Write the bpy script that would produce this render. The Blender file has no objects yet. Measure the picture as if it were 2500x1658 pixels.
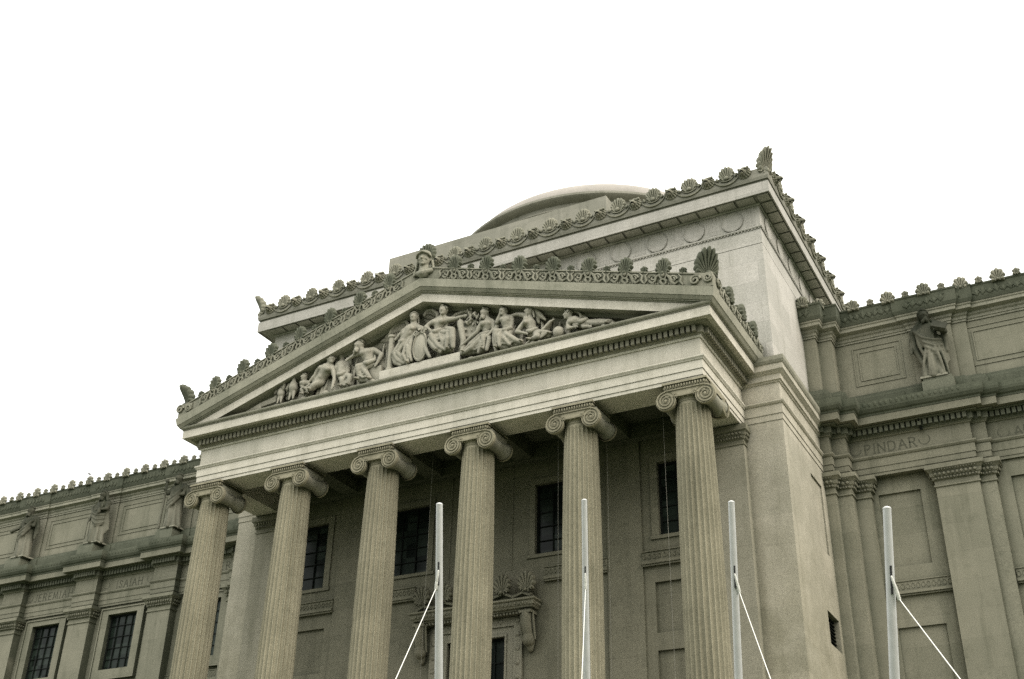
import bpy, bmesh, math, random
from mathutils import Vector, Matrix, Euler
random.seed(7)
G = 23.6                      # height of the architrave underside above the ground
A = 13.23                     # half width of the portico entablature
C = bpy.context.scene.collection
PI = math.pi
WL = {}

# ------------------------------------------------------------------ materials
def new_mat(name):
    m = bpy.data.materials.new(name); m.use_nodes = True
    nt = m.node_tree; nt.nodes.clear()
    return m, nt, nt.nodes, nt.links

def stone(name, base, alt, stain, top=0.55, streak=0.5, grain=0.22, joints=None, bump=0.25, patch=0.35, seamk=0.72, soot_shade=0.75, grad=None, aod=0.55, xstain=0.0):
    m, nt, N, L = new_mat(name)
    out = N.new('ShaderNodeOutputMaterial'); p = N.new('ShaderNodeBsdfPrincipled')
    L.new(p.outputs[0], out.inputs[0])
    p.inputs['Roughness'].default_value = 0.92
    p.inputs['Specular IOR Level'].default_value = 0.15
    geo = N.new('ShaderNodeNewGeometry')
    def noise(scale, detail=5, rough=0.6, vec=None):
        n = N.new('ShaderNodeTexNoise'); n.inputs['Scale'].default_value = scale
        n.inputs['Detail'].default_value = detail; n.inputs['Roughness'].default_value = rough
        L.new(vec if vec else geo.outputs['Position'], n.inputs['Vector']); return n.outputs['Fac']
    def rng(sock, a, b, c=0.0, d=1.0):
        r = N.new('ShaderNodeMapRange'); r.clamp = True
        for i, v in zip(range(1, 5), (a, b, c, d)): r.inputs[i].default_value = v
        L.new(sock, r.inputs[0]); return r.outputs[0]
    def math_(op, a, b):
        r = N.new('ShaderNodeMath'); r.operation = op
        for i, v in enumerate((a, b)):
            if isinstance(v, (int, float)): r.inputs[i].default_value = v
            else: L.new(v, r.inputs[i])
        return r.outputs[0]
    def mix(fac, a, b, mode='MIX'):
        r = N.new('ShaderNodeMix'); r.data_type = 'RGBA'; r.blend_type = mode
        for i, v in ((0, fac), (6, a), (7, b)):
            if isinstance(v, (int, float)): r.inputs[i].default_value = v
            elif isinstance(v, tuple): r.inputs[i].default_value = (*v, 1)
            else: L.new(v, r.inputs[i])
        return r.outputs[2]
    col = mix(rng(noise(0.45, 6), 0.35, 0.68), base, alt)
    mp = N.new('ShaderNodeMapping'); mp.inputs['Scale'].default_value = (1.3, 1.3, 0.11)
    L.new(geo.outputs['Position'], mp.inputs['Vector'])
    st = rng(noise(1.0, 6, 0.65, mp.outputs[0]), 0.50, 0.80)
    col = mix(math_('MULTIPLY', st, streak), col, stain)
    pt = rng(noise(1.7, 7, 0.7), 0.55, 0.75)
    col = mix(math_('MULTIPLY', pt, patch), col, stain)
    sep = N.new('ShaderNodeSeparateXYZ'); L.new(geo.outputs['Normal'], sep.inputs[0])
    up = math_('MULTIPLY', rng(sep.outputs[2], 0.15, 0.75), top)
    up = math_('MULTIPLY', up, rng(noise(2.3, 4), 0.25, 0.55, 0.55, 1.0))
    col = mix(up, col, tuple(c * 0.55 for c in stain))
    if grad:      # painted-in lens falloff, darker down the piers; dark upper stain on the statues
        sg = N.new('ShaderNodeSeparateXYZ'); L.new(geo.outputs['Position'], sg.inputs[0])
        col = mix(math_('MULTIPLY', rng(sg.outputs[2], grad[0], grad[1], 1.0, 0.0), rng(noise(0.9, 4), 0.3, 0.6, 0.7, 1.0)), col, mix(1.0, col, grad[2], 'MULTIPLY'))
    # crevice shade painted into the colour, along with black grime in the joints
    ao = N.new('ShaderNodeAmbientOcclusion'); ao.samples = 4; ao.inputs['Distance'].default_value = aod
    crust_shade = math_('MULTIPLY', rng(ao.outputs['AO'], 0.34, 0.88, 1.0, 0.0), rng(noise(3.1, 5), 0.2, 0.6, 0.6, 1.0))
    col = mix(math_('MULTIPLY', crust_shade, soot_shade), col, (0.030, 0.039, 0.021))
    if xstain:    # returns that rain water runs down carry dark streaks
        rn = math_('MULTIPLY', rng(sep.outputs[0], 0.6, 0.95), rng(noise(1.2, 3), 0.25, 0.5, 0.6, 1.0))
        col = mix(math_('MULTIPLY', rn, xstain), col, (0.045, 0.052, 0.034))
    oi = N.new('ShaderNodeObjectInfo'); ov = rng(oi.outputs['Random'], 0.0, 1.0, 0.93, 1.05)
    oc = N.new('ShaderNodeCombineColor')
    for i in range(3): L.new(ov, oc.inputs[i])
    col = mix(1.0, col, oc.outputs[0], 'MULTIPLY')
    hgt = noise(22.0, 4, 0.75)
    if joints:
        sp = N.new('ShaderNodeSeparateXYZ'); L.new(geo.outputs['Position'], sp.inputs[0])
        cb = N.new('ShaderNodeCombineXYZ')
        L.new(math_('ADD', sp.outputs[0], sp.outputs[1]), cb.inputs[0]); L.new(math_('ADD', sp.outputs[2], joints[2]), cb.inputs[1])
        br = N.new('ShaderNodeTexBrick'); L.new(cb.outputs[0], br.inputs['Vector'])
        br.inputs['Scale'].default_value = 1.0; br.inputs['Mortar Size'].default_value = 0.010
        br.inputs['Mortar Smooth'].default_value = 0.3
        br.inputs['Brick Width'].default_value = joints[0]; br.inputs['Row Height'].default_value = joints[1]
        br.inputs['Color1'].default_value = (1, 1, 1, 1); br.inputs['Color2'].default_value = (0.86, 0.87, 0.86, 1)
        br.inputs['Mortar'].default_value = (seamk, seamk, seamk, 1)
        col = mix(1.0, col, br.outputs['Color'], 'MULTIPLY')
    g = rng(noise(26.0, 3, 0.8), 0.28, 0.72, 1.0 - grain * 1.5, 1.0 + grain * 1.5)
    cg = N.new('ShaderNodeCombineColor')
    for i in range(3): L.new(g, cg.inputs[i])
    col = mix(1.0, col, cg.outputs[0], 'MULTIPLY')
    L.new(col, p.inputs['Base Color'])
    bp = N.new('ShaderNodeBump'); bp.inputs['Strength'].default_value = bump; bp.inputs['Distance'].default_value = 0.03
    L.new(hgt, bp.inputs['Height']); L.new(bp.outputs[0], p.inputs['Normal'])
    return m

def plain(name, col, rough=0.6, spec=0.3, metal=0.0, var=0.15, scale=3.0):
    m, nt, N, L = new_mat(name)
    out = N.new('ShaderNodeOutputMaterial'); p = N.new('ShaderNodeBsdfPrincipled'); L.new(p.outputs[0], out.inputs[0])
    p.inputs['Roughness'].default_value = rough; p.inputs['Specular IOR Level'].default_value = spec
    p.inputs['Metallic'].default_value = metal
    geo = N.new('ShaderNodeNewGeometry'); n = N.new('ShaderNodeTexNoise'); n.inputs['Scale'].default_value = scale
    n.inputs['Detail'].default_value = 6; L.new(geo.outputs['Position'], n.inputs['Vector'])
    r = N.new('ShaderNodeMix'); r.data_type = 'RGBA'
    r.inputs[6].default_value = (*[c * (1 - var) for c in col], 1); r.inputs[7].default_value = (*[min(1, c * (1 + var)) for c in col], 1)
    L.new(n.outputs['Fac'], r.inputs[0]); L.new(r.outputs[2], p.inputs['Base Color'])
    return m

STAIN = (0.105, 0.115, 0.082)
M = {}
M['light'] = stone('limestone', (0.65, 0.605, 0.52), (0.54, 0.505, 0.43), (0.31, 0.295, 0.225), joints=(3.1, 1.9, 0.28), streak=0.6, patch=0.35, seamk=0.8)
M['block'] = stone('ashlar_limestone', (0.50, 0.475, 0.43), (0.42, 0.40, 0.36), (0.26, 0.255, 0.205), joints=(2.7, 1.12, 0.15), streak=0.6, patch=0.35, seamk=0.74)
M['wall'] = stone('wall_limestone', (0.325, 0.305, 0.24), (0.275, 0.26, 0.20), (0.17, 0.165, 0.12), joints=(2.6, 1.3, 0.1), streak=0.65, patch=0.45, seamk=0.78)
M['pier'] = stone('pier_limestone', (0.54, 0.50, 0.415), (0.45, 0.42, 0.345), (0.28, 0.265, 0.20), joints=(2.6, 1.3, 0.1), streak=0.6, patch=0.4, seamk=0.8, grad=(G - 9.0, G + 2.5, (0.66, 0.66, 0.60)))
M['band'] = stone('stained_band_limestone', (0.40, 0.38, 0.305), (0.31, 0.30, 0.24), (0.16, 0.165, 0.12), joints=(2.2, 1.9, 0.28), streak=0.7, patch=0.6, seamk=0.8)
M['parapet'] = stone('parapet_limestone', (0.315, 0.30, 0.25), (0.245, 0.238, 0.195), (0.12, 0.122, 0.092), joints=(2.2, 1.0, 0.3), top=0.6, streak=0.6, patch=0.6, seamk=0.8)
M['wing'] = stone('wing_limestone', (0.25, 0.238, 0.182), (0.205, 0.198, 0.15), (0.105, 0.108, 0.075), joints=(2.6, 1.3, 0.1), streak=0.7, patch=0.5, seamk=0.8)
M['column'] = stone('column_limestone', (0.335, 0.307, 0.222), (0.262, 0.241, 0.172), (0.135, 0.125, 0.085), streak=0.85, patch=0.45, grain=0.28, aod=0.3, soot_shade=0.85)
M['dirty'] = stone('weathered_or_shaded_limestone', (0.32, 0.305, 0.24), (0.23, 0.225, 0.175), STAIN, top=0.75, streak=0.7, patch=0.6, grain=0.3)
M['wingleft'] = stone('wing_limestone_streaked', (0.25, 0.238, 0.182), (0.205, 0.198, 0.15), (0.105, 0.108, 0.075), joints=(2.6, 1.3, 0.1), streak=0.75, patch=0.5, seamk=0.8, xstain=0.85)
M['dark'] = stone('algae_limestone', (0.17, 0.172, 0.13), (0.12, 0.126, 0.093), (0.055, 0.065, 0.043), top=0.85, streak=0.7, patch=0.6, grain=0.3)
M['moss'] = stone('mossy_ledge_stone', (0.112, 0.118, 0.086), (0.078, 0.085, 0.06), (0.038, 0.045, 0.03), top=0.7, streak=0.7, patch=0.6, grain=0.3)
M['statue'] = stone('statue_limestone', (0.40, 0.375, 0.305), (0.31, 0.295, 0.24), (0.13, 0.132, 0.10), top=0.35, streak=0.35, patch=0.35, grain=0.2, bump=0.15, soot_shade=0.9, aod=0.2)
M['darkstatue'] = stone('stained_statue', (0.20, 0.192, 0.15), (0.12, 0.12, 0.09), (0.032, 0.039, 0.025), top=1.0, streak=0.7, patch=0.5, grain=0.2, bump=0.15, soot_shade=0.9, aod=0.3, grad=(G + 6.8, G + 5.3, (0.30, 0.32, 0.29)))
M['tymp'] = stone('tympanum_limestone', (0.30, 0.29, 0.23), (0.22, 0.215, 0.17), (0.11, 0.112, 0.08), streak=0.6, patch=0.5, soot_shade=0.5)
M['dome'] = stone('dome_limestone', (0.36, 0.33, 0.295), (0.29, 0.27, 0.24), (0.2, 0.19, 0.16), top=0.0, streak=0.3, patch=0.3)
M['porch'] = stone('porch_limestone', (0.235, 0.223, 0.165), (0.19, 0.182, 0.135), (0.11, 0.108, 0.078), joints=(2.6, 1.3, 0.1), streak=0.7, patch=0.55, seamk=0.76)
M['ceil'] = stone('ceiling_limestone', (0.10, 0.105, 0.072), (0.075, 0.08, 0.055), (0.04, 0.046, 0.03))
def glass_mat():
    """dark panes, each with its own tone: some show a pale blind or the sky inside"""
    m, nt, N, L = new_mat('window_glass'); out = N.new('ShaderNodeOutputMaterial'); p = N.new('ShaderNodeBsdfPrincipled'); L.new(p.outputs[0], out.inputs[0])
    p.inputs['Roughness'].default_value = 0.2; p.inputs['Specular IOR Level'].default_value = 0.14
    geo = N.new('ShaderNodeNewGeometry'); br = N.new('ShaderNodeTexBrick'); mp = N.new('ShaderNodeMapping'); mp.inputs['Rotation'].default_value = (PI / 2, 0, 0)
    L.new(geo.outputs['Position'], mp.inputs['Vector']); L.new(mp.outputs[0], br.inputs['Vector'])
    br.offset = 0; br.inputs['Scale'].default_value = 1; br.inputs['Brick Width'].default_value = 0.62; br.inputs['Row Height'].default_value = 0.7; br.inputs['Mortar Size'].default_value = 0
    br.inputs['Color1'].default_value = (0.005, 0.008, 0.006, 1); br.inputs['Color2'].default_value = (0.026, 0.036, 0.028, 1)
    L.new(br.outputs['Color'], p.inputs['Base Color']); return m
M['glass'] = glass_mat()
M['mullion'] = plain('window_bars', (0.010, 0.012, 0.010), 0.7, 0.1)
M['carving_shade'] = plain('engraved_shadow', (0.10, 0.10, 0.075), 0.9, 0.1)  # dark strokes stand for the shade inside cut letters and rings
M['void'] = plain('dark_opening', (0.012, 0.014, 0.011), 0.9, 0.05)
M['pole'] = plain('brushed_aluminium', (0.50, 0.50, 0.485), 0.5, 0.4, 0.25, var=0.2, scale=5)
M['rope'] = plain('white_rope', (0.70, 0.69, 0.64), 0.8, 0.2, var=0.06)
M['slot'] = plain('dark_slot', (0.02, 0.02, 0.02), 0.7)
M['bird'] = plain('bird_feathers', (0.22, 0.22, 0.22), 0.8)
M['wire'] = plain('grey_wire', (0.26, 0.25, 0.21), 0.6)
M['ground'] = plain('paved_ground', (0.045, 0.060, 0.030), 0.95, 0.1, var=0.4, scale=0.3)

# ------------------------------------------------------------------ mesh builder
class MB:
    def __init__(s, mirror=1): s.v = []; s.f = []; s.m = mirror
    def add(s, vs, fs):
        o = len(s.v); s.v += [(x * s.m, y, z) for x, y, z in vs]; s.f += [tuple(i + o for i in f) for f in fs]
    def box(s, x0, x1, y0, y1, z0, z1):
        s.add([(x0, y0, z0), (x1, y0, z0), (x1, y1, z0), (x0, y1, z0), (x0, y0, z1), (x1, y0, z1), (x1, y1, z1), (x0, y1, z1)],
              [(0, 3, 2, 1), (4, 5, 6, 7), (0, 1, 5, 4), (1, 2, 6, 5), (2, 3, 7, 6), (3, 0, 4, 7)])
    def sweep(s, path, prof, cap=True):
        n = len(path); vs = []
        nrm = []
        for i in range(n - 1):
            dx, dy = path[i + 1][0] - path[i][0], path[i + 1][1] - path[i][1]; l = math.hypot(dx, dy); nrm.append((dy / l, -dx / l))
        for i in range(n):
            a = nrm[max(0, i - 1)]; b = nrm[min(n - 2, i)]; k = 1 + a[0] * b[0] + a[1] * b[1]
            ox, oy = ((a[0] + b[0]) / k, (a[1] + b[1]) / k)
            for d, z in prof: vs.append((path[i][0] + ox * d, path[i][1] + oy * d, z))
        m = len(prof); fs = []
        for i in range(n - 1):
            for j in range(m - 1):
                a = i * m + j; fs.append((a, a + m, a + m + 1, a + 1))
        if cap: fs += [tuple(range(m)), tuple((n - 1) * m + j for j in reversed(range(m)))]
        s.add(vs, fs)
    def rake(s, prof, slope=0.31, half=A, x_in=None):
        vs = []; m = len(prof)
        for sx in (-1, 0, 1):
            for y, z in prof:
                x = sx * (half - y); vs.append((x, y, z - slope * abs(x)))
        fs = []
        for i in range(2):
            for j in range(m - 1):
                a = i * m + j; fs.append((a, a + m, a + m + 1, a + 1))
        fs += [tuple(range(m)), tuple(2 * m + j for j in reversed(range(m)))]
        s.add(vs, fs)
    def lathe(s, prof, cx=0, cy=0, n=48, flute=None):
        vs = []; m = len(prof); fs = []
        for i in range(n):
            a = 2 * PI * i / n
            for r, z in prof: vs.append((cx + r * math.cos(a), cy + r * math.sin(a), z))
        for i in range(n):
            for j in range(m - 1):
                a = i * m + j; b = ((i + 1) % n) * m + j; fs.append((a, b, b + 1, a + 1))
        s.add(vs, fs)
    def tube(s, pts, r, n=6, cap=True):
        pts = [Vector(p) for p in pts]; rs = r if isinstance(r, (list, tuple)) else [r] * len(pts)
        vs = []; ref = Vector((0.13, 0.97, 0.2))
        for i, p in enumerate(pts):
            t = (pts[min(i + 1, len(pts) - 1)] - pts[max(i - 1, 0)]).normalized()
            u = t.cross(ref)
            if u.length < 0.05: u = t.cross(Vector((1, 0, 0)))
            u.normalize(); w = t.cross(u)
            for k in range(n):
                a = 2 * PI * k / n; q = p + (u * math.cos(a) + w * math.sin(a)) * rs[i]; vs.append(tuple(q))
        fs = []
        for i in range(len(pts) - 1):
            for k in range(n):
                a = i * n + k; b = i * n + (k + 1) % n; fs.append((a, b, b + n, a + n))
        if cap: fs += [tuple(reversed(range(n))), tuple((len(pts) - 1) * n + k for k in range(n))]
        s.add(vs, fs)
    def ell(s, c, r, rot=(0, 0, 0), nu=10, nv=7):
        R = Euler(rot).to_matrix(); c = Vector(c); vs = []; fs = []
        for j in range(nv + 1):
            t = PI * j / nv
            for i in range(nu):
                a = 2 * PI * i / nu
                p = Vector((r[0] * math.sin(t) * math.cos(a), r[1] * math.sin(t) * math.sin(a), r[2] * math.cos(t)))
                vs.append(tuple(c + R @ p))
        for j in range(nv):
            for i in range(nu):
                a = j * nu + i; b = j * nu + (i + 1) % nu; fs.append((a, a + nu, b + nu, b))
        s.add(vs, fs)
    def cap(s, p, q, r0, r1, n=10):
        p = Vector(p); q = Vector(q); d = q - p; L = d.length
        if L < 1e-5: return s.ell(p, (r0,) * 3)
        t = d / L; u = t.cross(Vector((0.3, 0.9, 0.31)));
        if u.length < 0.05: u = t.cross(Vector((1, 0, 0)))
        u.normalize(); w = t.cross(u); rings = []
        for k in range(-3, 1): a = k * PI / 6; rings.append((p + t * r0 * math.sin(a), r0 * math.cos(a) if k > -3 else 0.004))
        for k in range(0, 4): a = k * PI / 6; rings.append((q + t * r1 * math.sin(a), r1 * math.cos(a) if k < 3 else 0.004))
        vs = []; fs = []
        for c, r in rings:
            for i in range(n):
                a = 2 * PI * i / n; vs.append(tuple(c + (u * math.cos(a) + w * math.sin(a)) * r))
        for j in range(len(rings) - 1):
            for i in range(n):
                a = j * n + i; b = j * n + (i + 1) % n; fs.append((a, b, b + n, a + n))
        fs += [tuple(reversed(range(n))), tuple((len(rings) - 1) * n + k for k in range(n))]
        s.add(vs, fs)
    def chain(s, pts, rs, n=9):
        for i in range(len(pts) - 1): s.cap(pts[i], pts[i + 1], rs[i], rs[i + 1], n)
    def wall(s, y, x0, x1, z0, z1, holes=()):
        xs = sorted({x0, x1, *[h[0] for h in holes], *[h[1] for h in holes]}); zs = sorted({z0, z1, *[h[2] for h in holes], *[h[3] for h in holes]})
        for i in range(len(xs) - 1):
            for j in range(len(zs) - 1):
                cx, cz = (xs[i] + xs[i + 1]) / 2, (zs[j] + zs[j + 1]) / 2
                if any(h[0] < cx < h[1] and h[2] < cz < h[3] for h in holes): continue
                s.add([(xs[i], y, zs[j]), (xs[i + 1], y, zs[j]), (xs[i + 1], y, zs[j + 1]), (xs[i], y, zs[j + 1])], [(0, 1, 2, 3)])
        for a, b, c, d, dep, back in holes:
            v = [(a, y, c), (b, y, c), (b, y, d), (a, y, d), (a, y + dep, c), (b, y + dep, c), (b, y + dep, d), (a, y + dep, d)]
            f = [(0, 4, 5, 1), (1, 5, 6, 2), (2, 6, 7, 3), (3, 7, 4, 0)]
            if back: f.append((4, 7, 6, 5))
            s.add(v, f)

def link(o, parent, wloc, rot=None):
    if o.name not in C.objects: C.objects.link(o)
    o.parent = parent
    pl = WL.get(parent.name, Vector()) if parent else Vector()
    o.location = Vector(wloc) - pl
    if rot: o.rotation_euler = rot
    WL[o.name] = Vector(wloc)
    return o

def mesh_of(name, mb, mat, smooth=None):
    me = bpy.data.meshes.new(name); me.from_pydata(mb.v, [], mb.f)
    bm = bmesh.new(); bm.from_mesh(me)
    bmesh.ops.recalc_face_normals(bm, faces=bm.faces); bm.to_mesh(me); bm.free()
    me.materials.append(mat)
    if smooth:
        me.polygons.foreach_set('use_smooth', [True] * len(me.polygons))
        if smooth < 3: me.set_sharp_from_angle(angle=smooth)
    return me

def build(name, mb, mat, parent=None, smooth=None, wloc=None):
    o = bpy.data.objects.new(name, mesh_of(name, mb, mat, smooth))
    return link(o, parent, (0, 0, G) if wloc is None else wloc)

def inst(name, me, parent, rel, rot=None, scale=None):
    o = bpy.data.objects.new(name, me); link(o, parent, (rel[0], rel[1], rel[2] + G), rot)
    if scale: o.scale = scale
    return o

def thing(name, label, cat, rel, group=None):
    o = bpy.data.objects.new(name, None); o.empty_display_size = 0.5
    link(o, None, (rel[0], rel[1], rel[2] + G)); o['label'] = label; o['category'] = cat
    if group: o['group'] = group
    return o

def tag(o, label, cat, group=None):
    o['label'] = label; o['category'] = cat
    if group: o['group'] = group
    return o

def remeshed(name, mb, mat, voxel=0.045, smooth_it=2, noise=0.0):
    """melt overlapping primitives into one continuous carved surface"""
    me = bpy.data.meshes.new(name + '_raw'); me.from_pydata(mb.v, [], mb.f)
    bm = bmesh.new(); bm.from_mesh(me); bmesh.ops.recalc_face_normals(bm, faces=bm.faces); bm.to_mesh(me); bm.free()
    tmp = bpy.data.objects.new('tmp', me); C.objects.link(tmp)
    md = tmp.modifiers.new('r', 'REMESH'); md.mode = 'VOXEL'; md.voxel_size = voxel
    if smooth_it:
        sm = tmp.modifiers.new('s', 'SMOOTH'); sm.iterations = smooth_it; sm.factor = 0.5
    dg = bpy.context.evaluated_depsgraph_get(); dg.update()
    r = bpy.data.meshes.new_from_object(tmp.evaluated_get(dg))
    bpy.data.objects.remove(tmp); bpy.data.meshes.remove(me)
    r.name = name; r.materials.clear(); r.materials.append(mat)
    r.polygons.foreach_set('use_smooth', [True] * len(r.polygons))
    return r

# ------------------------------------------------------------------ ornament
def palmette(w, h, n=9, depth=0.10, spread=2.15, stem=True, c=0.52):
    """fan of rounded lobes whose tips lie on an ellipse: a scalloped shell"""
    mb = MB(); k = n // 2; root = Vector((0, 0, h * 0.10)); rx, rz = w / 2, h * (1 - c)
    tip = lambda b: Vector((rx * math.sin(b), 0, h * c + rz * math.cos(b)))
    for i in range(-k, k + 1):
        b = i / k * spread; t_ = tip(b); d = t_ - root; L = d.length; d.normalize(); perp = Vector((d.z, 0, -d.x))
        hw = (tip(b + spread / k / 2) - tip(b - spread / k / 2)).length * 0.52
        vs = []; fs = []; rows = ((0.10, 0.16, 0.45), (0.35, 0.42, 0.7), (0.6, 0.72, 0.95), (0.8, 0.98, 1.1), (0.91, 0.95, 1.0), (0.975, 0.66, 0.75), (1.0, 0.3, 0.45))
        for t, ww, bulge in rows:
            q = root + d * (L * t); y = -depth * bulge * (0.45 + 0.65 * t); lf = q - perp * hw * ww; rt = q + perp * hw * ww
            vs += [(lf.x, y * 0.25, lf.z), (lf.x * .35 + q.x * .65, y * .9, lf.z * .35 + q.z * .65), (rt.x * .35 + q.x * .65, y * .9, rt.z * .35 + q.z * .65), (rt.x, y * 0.25, rt.z), (rt.x, 0.05, rt.z), (lf.x, 0.05, lf.z)]
        for r_ in range(len(rows) - 1):
            o = r_ * 6
            for q in range(6): fs.append((o + q, o + (q + 1) % 6, o + 6 + (q + 1) % 6, o + 6 + q))
        fs += [(5, 4, 3, 2, 1, 0), tuple((len(rows) - 1) * 6 + q for q in range(6))]
        mb.add(vs, fs)
    if stem:
        for sx in (-1, 1):
            pts = [(sx * (w * 0.20 + w * 0.12 * math.cos(t) * (1 - t / 9)), -depth * 0.5, h * 0.10 + h * 0.10 * math.sin(t) * (1 - t / 9)) for t in [x * 0.6 for x in range(9)]]
            mb.tube(pts, 0.03 * h + 0.01, 5)
        mb.ell((0, -depth * 0.6, h * 0.13), (w * 0.11, depth * 0.8, h * 0.10), nu=7, nv=5)
    return mb

def spiral(cx, cz, r, y, turns=1.5, start=0.0, sgn=1, n=18, inner=0.18):
    return [(cx + sgn * r * (1 - (1 - inner) * i / n) * math.cos(start + 2 * PI * turns * i / n), y,
             cz + r * (1 - (1 - inner) * i / n) * math.sin(start + 2 * PI * turns * i / n)) for i in range(n + 1)]

LET = {
 'P': (0.52, [[(0, 0), (0, 1)], [(0, 1), (.34, 1), (.5, .88), (.5, .66), (.34, .52), (0, .52)]]),
 'I': (0.06, [[(0.03, 0), (0.03, 1)]]), 'N': (0.66, [[(0, 0), (0, 1), (.66, 0), (.66, 1)]]),
 'D': (0.66, [[(0, 0), (0, 1), (.34, 1), (.58, .84), (.66, .5), (.58, .16), (.34, 0), (0, 0)]]),
 'A': (0.72, [[(0, 0), (.36, 1), (.72, 0)], [(.13, .36), (.59, .36)]]),
 'R': (0.58, [[(0, 0), (0, 1)], [(0, 1), (.34, 1), (.5, .88), (.5, .66), (.34, .52), (0, .52)], [(.26, .52), (.6, 0)]]),
 'H': (0.66, [[(0, 0), (0, 1)], [(.66, 0), (.66, 1)], [(0, .52), (.66, .52)]]),
 'O': (0.8, [[(.4 + .4 * math.cos(t * PI / 8), .5 + .5 * math.sin(t * PI / 8)) for t in range(17)]]),
 'C': (0.7, [[(.42 + .42 * math.cos(t * PI / 8), .5 + .5 * math.sin(t * PI / 8)) for t in range(3, 14)]]),
 'M': (0.84, [[(0, 0), (.1, 1), (.42, .1), (.74, 1), (.84, 0)]]),
 'E': (0.46, [[(.46, 0), (0, 0), (0, 1), (.46, 1)], [(0, .52), (.38, .52)]]),
 'S': (0.46, [[(.44, .84), (.34, .97), (.16, .99), (.03, .84), (.06, .64), (.4, .38), (.45, .18), (.32, .02), (.13, .01), (.0, .16)]]),
 'J': (0.3, [[(.3, 1), (.3, .18), (.2, .0), (.04, .03)]]),
 'Y': (0.66, [[(0, 1), (.33, .5), (.66, 1)], [(.33, .5), (.33, 0)]]),
 'L': (0.46, [[(0, 1), (0, 0), (.46, 0)]]), 'U': (0.62, [[(0, 1), (0, .26), (.14, .03), (.31, 0), (.48, .03), (.62, .26), (.62, 1)]]),
}
def inscription(mb, text, xc, z, h, y, width, stroke=0.05):
    raw = sum(LET[c][0] for c in text) * h
    gap = (width - raw) / (len(text) - 1); x = xc - width / 2
    def line(p, q):
        p = Vector((p[0], 0, p[1])); q = Vector((q[0], 0, q[1])); d = (q - p)
        if d.length < 1e-6: return
        d.normalize(); n = Vector((-d.z, 0, d.x)) * stroke / 2; e = d * stroke * 0.3
        vs = [p - n - e, q - n + e, q + n + e, p + n - e]
        line.k += 1; e_ = 0.006 + 0.0006 * (line.k % 9)
        mb.add([(v.x, y - e_, v.z) for v in vs] + [(v.x, y + 0.01, v.z) for v in vs], [(0, 1, 2, 3), (4, 7, 6, 5), (0, 4, 5, 1), (1, 5, 6, 2), (2, 6, 7, 3), (3, 7, 4, 0)])
    line.k = 0
    for c in text:
        for pl in LET[c][1]:
            pts = [(x + a * h, z + b * h) for a, b in pl]
            for i in range(len(pts) - 1): line(pts[i], pts[i + 1])
            for e in (pts[0], pts[-1]): line((e[0] - .07 * h, e[1]), (e[0] + .07 * h, e[1]))
        x += LET[c][0] * h + gap
def ring_mark(mb, xc, zc, r, y, a0, a1, stroke=0.04):
    n = 16
    for i in range(n):
        t0, t1 = a0 + (a1 - a0) * i / n, a0 + (a1 - a0) * (i + 1) / n
        vs = []
        for t, rr in ((t0, r - stroke / 2), (t1, r - stroke / 2), (t1, r + stroke / 2), (t0, r + stroke / 2)):
            vs.append((xc + rr * math.cos(t), zc + rr * math.sin(t)))
        mb.add([(a, y - 0.006, b) for a, b in vs] + [(a, y + 0.01, b) for a, b in vs], [(0, 1, 2, 3), (4, 7, 6, 5), (0, 4, 5, 1), (1, 5, 6, 2), (2, 6, 7, 3), (3, 7, 4, 0)])
# ================================================================== THE MUSEUM
museum = thing('museum_building', 'weathered neoclassical limestone museum with six-columned portico, sculpted pediment and low dome', 'building', (0, 0, -G))
Yb = 5.29

def dentils(mb, path, d0, d1, z0, z1, pitch, w):
    for (xa, ya), (xb, yb) in zip(path[:-1], path[1:]):
        L = math.hypot(xb - xa, yb - ya); tx, ty = (xb - xa) / L, (yb - ya) / L; nx, ny = ty, -tx
        n = max(1, int(round((L + 2 * d1 * 0.6) / pitch))) if L > 1 else max(1, int(L / pitch))
        for i in range(n):
            c = (i + 0.5) * L / n; c0, c1 = c - w / 2, c + w / 2
            P = [(xa + tx * c0 + nx * d0, ya + ty * c0 + ny * d0), (xa + tx * c1 + nx * d0, ya + ty * c1 + ny * d0),
                 (xa + tx * c1 + nx * d1, ya + ty * c1 + ny * d1), (xa + tx * c0 + nx * d1, ya + ty * c0 + ny * d1)]
            mb.add([(*p, z0) for p in P] + [(*p, z1) for p in P], [(0, 3, 2, 1), (4, 5, 6, 7), (0, 1, 5, 4), (1, 2, 6, 5), (2, 3, 7, 6), (3, 0, 4, 7)])

def bumps(mb, path, d, z, pitch, r, nu=6, nv=5, ext=0.0):
    for (xa, ya), (xb, yb) in zip(path[:-1], path[1:]):
        L = math.hypot(xb - xa, yb - ya); tx, ty = (xb - xa) / L, (yb - ya) / L; nx, ny = ty, -tx
        n = max(1, int(round(L / pitch))); ang = math.atan2(ty, tx)
        for i in range(n):
            c = (i + 0.5) * L / n
            k = random.uniform(0.88, 1.12)
            mb.ell((xa + tx * c + nx * d, ya + ty * c + ny * d, z), (r[0] * k, r[1], r[2] * random.uniform(0.9, 1.1)), (0, 0, ang), nu, nv)

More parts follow.
